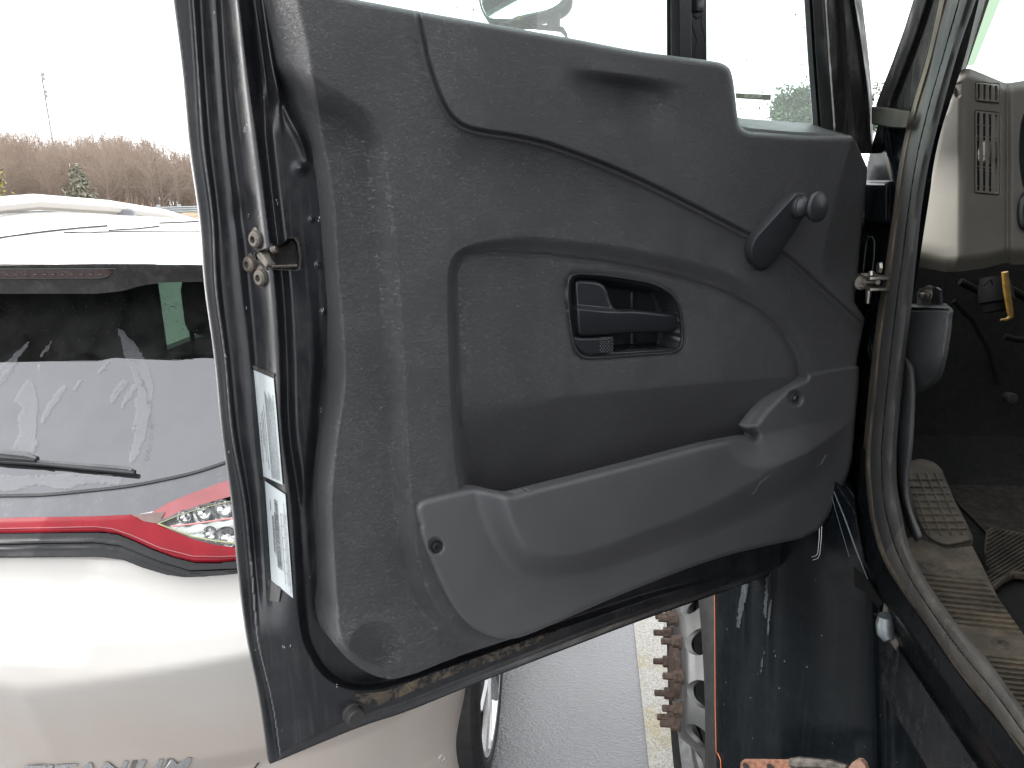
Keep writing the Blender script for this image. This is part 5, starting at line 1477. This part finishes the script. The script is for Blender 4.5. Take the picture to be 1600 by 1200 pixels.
# cabin seen through the rear window
MB().box((SXC, 3.15, .98), (.78, 1.2, .03)).build('cabin_floor', M['seat'], suv, False)
MB().box((SXC, 2.55, 1.10), (.70, .07, .155), None, .05).build('rear_bench', M['seat'], suv)
for x, z, hw, hz in ((-1.80, 1.42, .32, .20), (-1.205, 1.43, .185, .105), (-.80, 1.40, .17, .10)): MB().box((x, 2.53, z), (hw, .05, hz), None, .07).build('headrest', M['seat'], suv)
MB().tube([(-1.375, 2.53, 1.24), (-1.375, 2.53, 1.40)], .008, 6).build('headrest_post', M['seat'], suv)
for x in (-.80,): MB().box((x, 3.3, 1.18), (.24, .08, .26), None, .07).build('front_seat', M['seat'], suv)
mb = MB(); mb.box((SXC, 4.25, 1.06), (.75, .12, .04)); mb.box((SXC, 3.1, 1.66), (.62, 1.05, .012)); 
for x in (-1.98, -.55): mb.box((x, 2.25, 1.36), (.03, .25, .30)); mb.box((x, 3.2, 1.36), (.03, .05, .28)); mb.box((x, 3.0, 1.0), (.03, 1.2, .10))
mb.build('cabin_lining', M['seat'], suv, False)
for sgn in (-1, 1):
    x = SXC + sgn*.76
    MB().add([(x, 2.0, 1.06), (x, 4.3, 1.06), (x - sgn*.12, 3.8, 1.56), (x - sgn*.12, 2.1, 1.54)], [(0, 1, 2, 3)]).build('side_window', M['suvglass'], suv, False)
    MB().prism([(x + sgn*.19, 1.62, 1.04), (x, 2.25, 1.06), (x - sgn*.10, 2.32, 1.58), (x - sgn*.08, 1.92, 1.60)], (-sgn*.03, .01, 0)).build('rear_pillar', M['white'], suv)
MB().add([(-2.0, 4.45, 1.08), (-.52, 4.45, 1.08), (-.66, 4.05, 1.60), (-1.86, 4.05, 1.60)], [(0, 1, 2, 3)]).build('front_windscreen', M['suvglass'], suv, False)
mb = MB(); G = []
for Y, z in ((4.1, 1.04), (4.6, 1.02), (5.1, .93), (5.3, .75), (5.32, .3)): G.append([(-2.15, Y, z - .1), (-2.0, Y, z), (-.52, Y, z), (-.37, Y, z - .1)])
mb.grid(np.array(G)).build('bonnet', M['white'], suv)
mb = MB(); mb.box((SXC, 3.7, .30), (.70, 1.5, .06)); mb.build('underbody', M['seat'], suv, False)
mb = MB(); mb.lathe((-.62, WHY, WHZ), (1, 0, 0), [(0, .0), (0, .375), (.20, .375)], 40); mb.build('wheel_arch', M['seat'], suv)
# arch lip
mb = MB(); mb.tube(bodypos(np.array([(archc + 384*math.cos(t), WHZ*1000 + 384*math.sin(t)) for t in np.linspace(.0, math.pi, 30)])) + np.array([-.008, 0, 0]), .007, 6); mb.build('arch_lip', M['suvblack'], suv)
def suvwheel(Y, X=-.302, sgn=1):
    w = MB().lathe((X, Y, WHZ), (-sgn, 0, 0), [(.0, .285), (-.010, .292), (-.012, .31), (-.006, .330), (.012, .346), (.05, .350), (.20, .350), (.23, .34), (.23, .27)], 64).build('rear_wheel', M['tyre'], suv)
    mb = MB().lathe((X, Y, WHZ), (-sgn, 0, 0), [(.002, .286), (-.006, .282), (-.004, .270), (.03, .258), (.12, .232), (.2, .24)], 64)
    mb.lathe((X, Y, WHZ), (-sgn, 0, 0), [(.008, 0), (.008, .035), (.016, .06), (.03, .065)], 24)
    for k in range(5):
        a = 2*math.pi*k/5 + .38
        for da in (-.13, .13):
            c0 = np.array([0, math.cos(a + da*.6)*.05, math.sin(a + da*.6)*.05]); c1 = np.array([0, math.cos(a + da*1.5)*.268, math.sin(a + da*1.5)*.268])
            p0_ = np.array([X - sgn*.016, Y, WHZ]) + c0; p1_ = np.array([X - sgn*.004, Y, WHZ]) + c1
            mb.tube([p0_, (p0_ + p1_)/2 + np.array([sgn*.006, 0, 0]), p1_], [.020, .015, .014], 6)
    mb.build('wheel_rim', M['rim'], w)
    MB().lathe((X, Y, WHZ), (-sgn, 0, 0), [(.09, 0), (.09, .17), (.12, .235)], 40).build('brake_disc', M['latchdark'], w)
suvwheel(WHY); suvwheel(WHY + 2.82)

# ================================================================== GROUND AND BACKDROP
def gz(X, Y):
    r = np.hypot(X, Y); return 0.0*r
G = np.array([[(x, y, 0) for x in np.linspace(-400, 400, 9)] for y in np.linspace(-200, 600, 9)])
g = MB().grid(G).build('ground', M['asphalt']); tag(g, kind='structure')
l0 = onZ([(992, 980), (1012, 1200)], 0)
xl = float(l0[:, 0].mean())
G = np.array([[(xl + u*.125, y, .004) for u in (0, 1)] for y in np.linspace(.2, 6.5, 40)])
pln = MB().grid(G).build('parking_line', M['line']); tag(pln, kind='structure')
# verge and hill on the left
def at(px, py, d):
    r = ray((px, py))[0]; h = math.hypot(r[0], r[1]); return CAM + r*(d/h)
vg_ = MB()
G = []
for Y, z in ((34, .004), (40, .2), (46, .7), (52, .6)): G.append([(x, Y, z) for x in np.linspace(-160, 160, 20)])
v = vg_.grid(np.array(G)).build('verge', M['grass']); tag(v, kind='structure')
hillpx = [(-700, 150), (-300, 185), (-40, 192), (0, 197), (60, 204), (110, 214), (170, 208), (210, 213), (260, 238), (300, 256), (345, 270), (420, 282), (560, 284), (900, 292)]
hillpx = np.array(hillpx, float)
def ridge(az_px, d, k): 
    y = np.interp(az_px, hillpx[:, 0], hillpx[:, 1]); return at(az_px, y, d)
G = []
for t, d in ((0, 75), (.25, 90), (.6, 115), (1, 150)):
    row = []
    for px in np.linspace(-700, 900, 60):
        top = ridge(px, 150, 1); q = at(px, 300, d); row.append((q[0], q[1], -1 + (top[2] - 7.5)*t))
    G.append(row)
hill = MB().grid(np.array(G)).build('hillside', M['hill']); tag(hill, kind='structure')
# bare wood on the hill: thin tapering limbs and twigs
rs = np.random.default_rng(4); V = []; Fc = []
def limb(p, d, L, r):
    q = p + d*L; s = np.cross(d, np.array([head[0], head[1], 0])); s /= np.linalg.norm(s) + 1e-9
    b = len(V); V.extend([p - s*r, p + s*r, q + s*r*.45, q - s*r*.45]); Fc.append((b, b+1, b+2, b+3)); return q
for i in range(1700):
    px = rs.uniform(-330, 420); t = rs.random()**.8; d = 75 + 75*t
    top = ridge(px, 150, 1); q = at(px, 300, d); z = -1 + (top[2] - 7.5)*t
    p = np.array([q[0], q[1], z - .3]); Ht = rs.uniform(5.5, 9.0)
    lean = np.array([rs.normal(0, .05), rs.normal(0, .05), 1.0]); lean /= np.linalg.norm(lean)
    trunk_top = limb(p, lean, Ht*.85, .05)
    for k in range(15):
        f = rs.uniform(.22, 1.0); st = p + lean*Ht*.85*f
        a = rs.uniform(0, 2*math.pi); dd = np.array([math.cos(a)*.55, math.sin(a)*.55, rs.uniform(.5, 1.1)]); dd /= np.linalg.norm(dd)
        L_ = Ht*rs.uniform(.14, .34)*(1.15 - .6*f)
        e = limb(st, dd, L_, .022)
        for m in range(8):
            d3 = dd + rs.normal(0, .7, 3); d3 /= np.linalg.norm(d3); limb(st + dd*L_*rs.uniform(.4, 1), d3, L_*rs.uniform(.4, .8), .011)
wd = mesh('bare_wood', V, Fc, M['wood'], None, False); tag(wd, kind='stuff', label='wood of bare grey brown trees covering the hillside', cat='woodland')
# leaves helper
def leaves(name, c, rad, n, size, mat_, parent, shape='ball', seed=0):
    r = np.random.default_rng(seed); V = []; Fc = []
    clumps = []
    for i in range(max(6, n//90)):
        if shape == 'cone':
            h = r.random(); a = r.uniform(0, 6.28); rr_ = (1 - h)*r.uniform(.35, 1.05); clumps.append((np.array([math.cos(a)*rr_*rad[0], math.sin(a)*rr_*rad[1], (h*2 - 1)*rad[2]]), .20 + .22*(1-h)))
        else:
            d = r.normal(0, 1, 3); d /= np.linalg.norm(d); d *= r.uniform(.35, 1.0); clumps.append((d*np.array(rad), r.uniform(.16, .36)))
    for i in range(n):
        cc, s = clumps[r.integers(len(clumps))]
        p = np.asarray(c) + cc + r.normal(0, 1, 3)*s*np.array(rad)*.55
        u = r.normal(0, 1, 3); u /= np.linalg.norm(u); w = np.cross(u, r.normal(0, 1, 3)); w /= np.linalg.norm(w) + 1e-9
        sz = size*r.uniform(.6, 1.4); b = len(V)
        V.extend([p - u*sz, p + w*sz*.45, p + u*sz, p - w*sz*.45]); Fc.append((b, b+1, b+2, b+3))
    return mesh(name, V, Fc, mat_, parent, False)
def tree(name, base, top, rad, n, size, leafm, label, shape='ball', seed=0, cat='tree'):
    base = np.asarray(base, float); t = empty(name, tuple(base), label, cat)
    H = top - base[2]
    mb = MB(); mb.tube([base, base + np.array([.05*H*.1, 0, H*.45]), base + np.array([0, 0, H*.92])], [H*.028, H*.018, H*.004], 8)
    r = random.Random(seed)
    for k in range(9):
        f = r.uniform(.3, .85); a = r.uniform(0, 6.28); L_ = rad[0]*r.uniform(.5, .9)
        s = base + np.array([0, 0, H*f]); mb.tube([s, s + np.array([math.cos(a)*L_*.6, math.sin(a)*L_*.6, L_*.35]), s + np.array([math.cos(a)*L_, math.sin(a)*L_, L_*.7])], [H*.009, H*.006, H*.002], 6)
    mb.build('trunk', M['bark'], t)
    leaves('crown', base + np.array([0, 0, H - rad[2]*1.0]), rad, n, size, leafm, t, shape, seed); return t
e = at(128, 322, 62); tree('evergreen_tree', (e[0], e[1], 0), at(124, 268, 62)[2], (1.5, 1.5, 2.0), 2600, .16, M['leaf_green'], 'small dark evergreen standing in front of the bare wooded hillside', 'cone', 3)
e = at(-4, 300, 66); tree('yellow_tree', (e[0], e[1], 0), at(0, 228, 66)[2], (1.3, 1.3, 2.9), 1100, .14, M['leaf_yellow'], 'yellow-green budding tree at the left edge of the hillside', 'ball', 5)
e = at(1240, 200, 32); tree('pine_tree', (e[0], e[1], 0), at(1240, 136, 32)[2], (.95, .95, 1.2), 9000, .085, M['leaf_pale'], 'bushy tree seen through the small vent window of the truck door', 'ball', 8)
e = at(1374, 200, 40); tree('broadleaf_tree', (e[0], e[1], 0), at(1372, 128, 40)[2], (.55, .55, 1.2), 1300, .07, M['leaf_pale'], 'slim slice of green tree showing between door frame and windscreen pillar', 'ball', 12)
# roadside barrier
gp0, gp1 = at(205, 322, 46), at(420, 326, 46)
gr = empty('guardrail', (float(gp0[0]), float(gp0[1]), 0), 'grey metal guardrail running below the wooded hill', 'guardrail')
d = gp1 - gp0; d[2] = 0; Lr = np.linalg.norm(d); e1_ = d/Lr
p0g = at(225, 328, 46); zr = p0g[2]
G = []
for h, o in ((-.20, 0), (-.14, .05), (-.08, 0), (-.02, .05), (.04, 0), (.10, .05), (.13, 0)):
    G.append([gp0*[1, 1, 0] + e1_*t + np.array([0, -o, zr + h]) for t in np.linspace(-9, Lr + 4, 12)])
MB().grid(np.array(G)).build('rail_beam', M['galv'], gr)
for k in range(14):
    p = gp0*[1, 1, 0] + e1_*(-7 + k*1.03); MB().box(p + np.array([0, .12, (zr + .25)/2]), (.07, .07, (zr + .25)/2)).build('post', M['galv'], gr)
# far lattice mast on the ridge
b0 = at(81, 215, 170); tp_ = at(73.5, 116, 170)
ms = empty('lattice_mast', (float(b0[0]), float(b0[1]), float(b0[2] - 6)), 'thin lattice radio mast rising above the wooded ridge', 'mast')
mb = MB(); bx = np.array([b0[0], b0[1], b0[2] - 6]); tz = tp_[2]
for a in range(3):
    o = np.array([math.cos(a*2.1)*.16, math.sin(a*2.1)*.16, 0]); mb.tube([bx + o, np.array([bx[0], bx[1], tz]) + o*.6], .07, 4)
z = bx[2]
k = 0
while z < tz - .5:
    a = k % 3; o = np.array([math.cos(a*2.1)*.15, math.sin(a*2.1)*.15, 0]); o2 = np.array([math.cos((a+1)*2.1)*.15, math.sin((a+1)*2.1)*.15, 0])
    mb.tube([np.array([bx[0], bx[1], z]) + o, np.array([bx[0], bx[1], z + .5]) + o2], .03, 4); z += .5; k += 1
mb.build('lattice', M['mast'], ms, False)
mb = MB()
for zz, w in ((tz - .1, .3), (tz - .8, .22), (tz - 3.0, .20), (tz - 3.7, .22)):
    mb.box((bx[0] + .25, bx[1], zz), (w, .15, .28))
mb.build('antenna', M['mast'], ms, False)
# overhead line
# ================================================================== CAMERA, LIGHT, RENDER
cam = bpy.data.cameras.new('camera'); co = bpy.data.objects.new('camera', cam); COL.objects.link(co)
cam.sensor_width = 36; cam.lens = 36*F/1600; cam.clip_start = .02; cam.clip_end = 2000
zax = -fwd; yax = -yim; xax = xim
co.matrix_world = Matrix(((xax[0], yax[0], zax[0], 0), (xax[1], yax[1], zax[1], 0), (xax[2], yax[2], zax[2], HCAM), (0, 0, 0, 1)))
sc.camera = co
w = bpy.data.worlds.new('World'); sc.world = w; w.use_nodes = True
nt_ = w.node_tree; bg = nt_.nodes['Background']
sky = nt_.nodes.new('ShaderNodeTexSky'); sky.sky_type = 'NISHITA'; sky.sun_disc = False; sky.sun_elevation = R(24); sky.sun_rotation = R(290); sky.air_density = 1; sky.dust_density = 6; sky.ozone_density = 1
hs = nt_.nodes.new('ShaderNodeHueSaturation'); hs.inputs['Saturation'].default_value = .12; hs.inputs['Value'].default_value = 1
mx = nt_.nodes.new('ShaderNodeMix'); mx.data_type = 'RGBA'; mx.inputs[0].default_value = .72
mx.inputs[7].default_value = (12.2, 12.4, 12.7, 1)
nt_.links.new(sky.outputs[0], hs.inputs['Color']); nt_.links.new(hs.outputs[0], mx.inputs[6]); nt_.links.new(mx.outputs[2], bg.inputs[0])
bg.inputs[1].default_value = .10
sl_ = bpy.data.lights.new('sun', 'SUN'); sl_.energy = 2.0; sl_.angle = R(58); sl_.color = (1, .97, .93)
so_ = bpy.data.objects.new('sun', sl_); COL.objects.link(so_)
az = R(290); el = R(24)
dv = Vector((math.sin(az)*math.cos(el), math.cos(az)*math.cos(el), math.sin(el)))
so_.rotation_euler = dv.to_track_quat('Z', 'Y').to_euler()
sc.view_settings.view_transform = 'Standard'; sc.view_settings.look = 'None'; sc.view_settings.exposure = 1.70; sc.view_settings.gamma = 1
sc.cycles.max_bounces = 8; sc.cycles.transparent_max_bounces = 12; sc.cycles.caustics_reflective = False; sc.cycles.caustics_refractive = False
sc.cycles.use_denoising = True
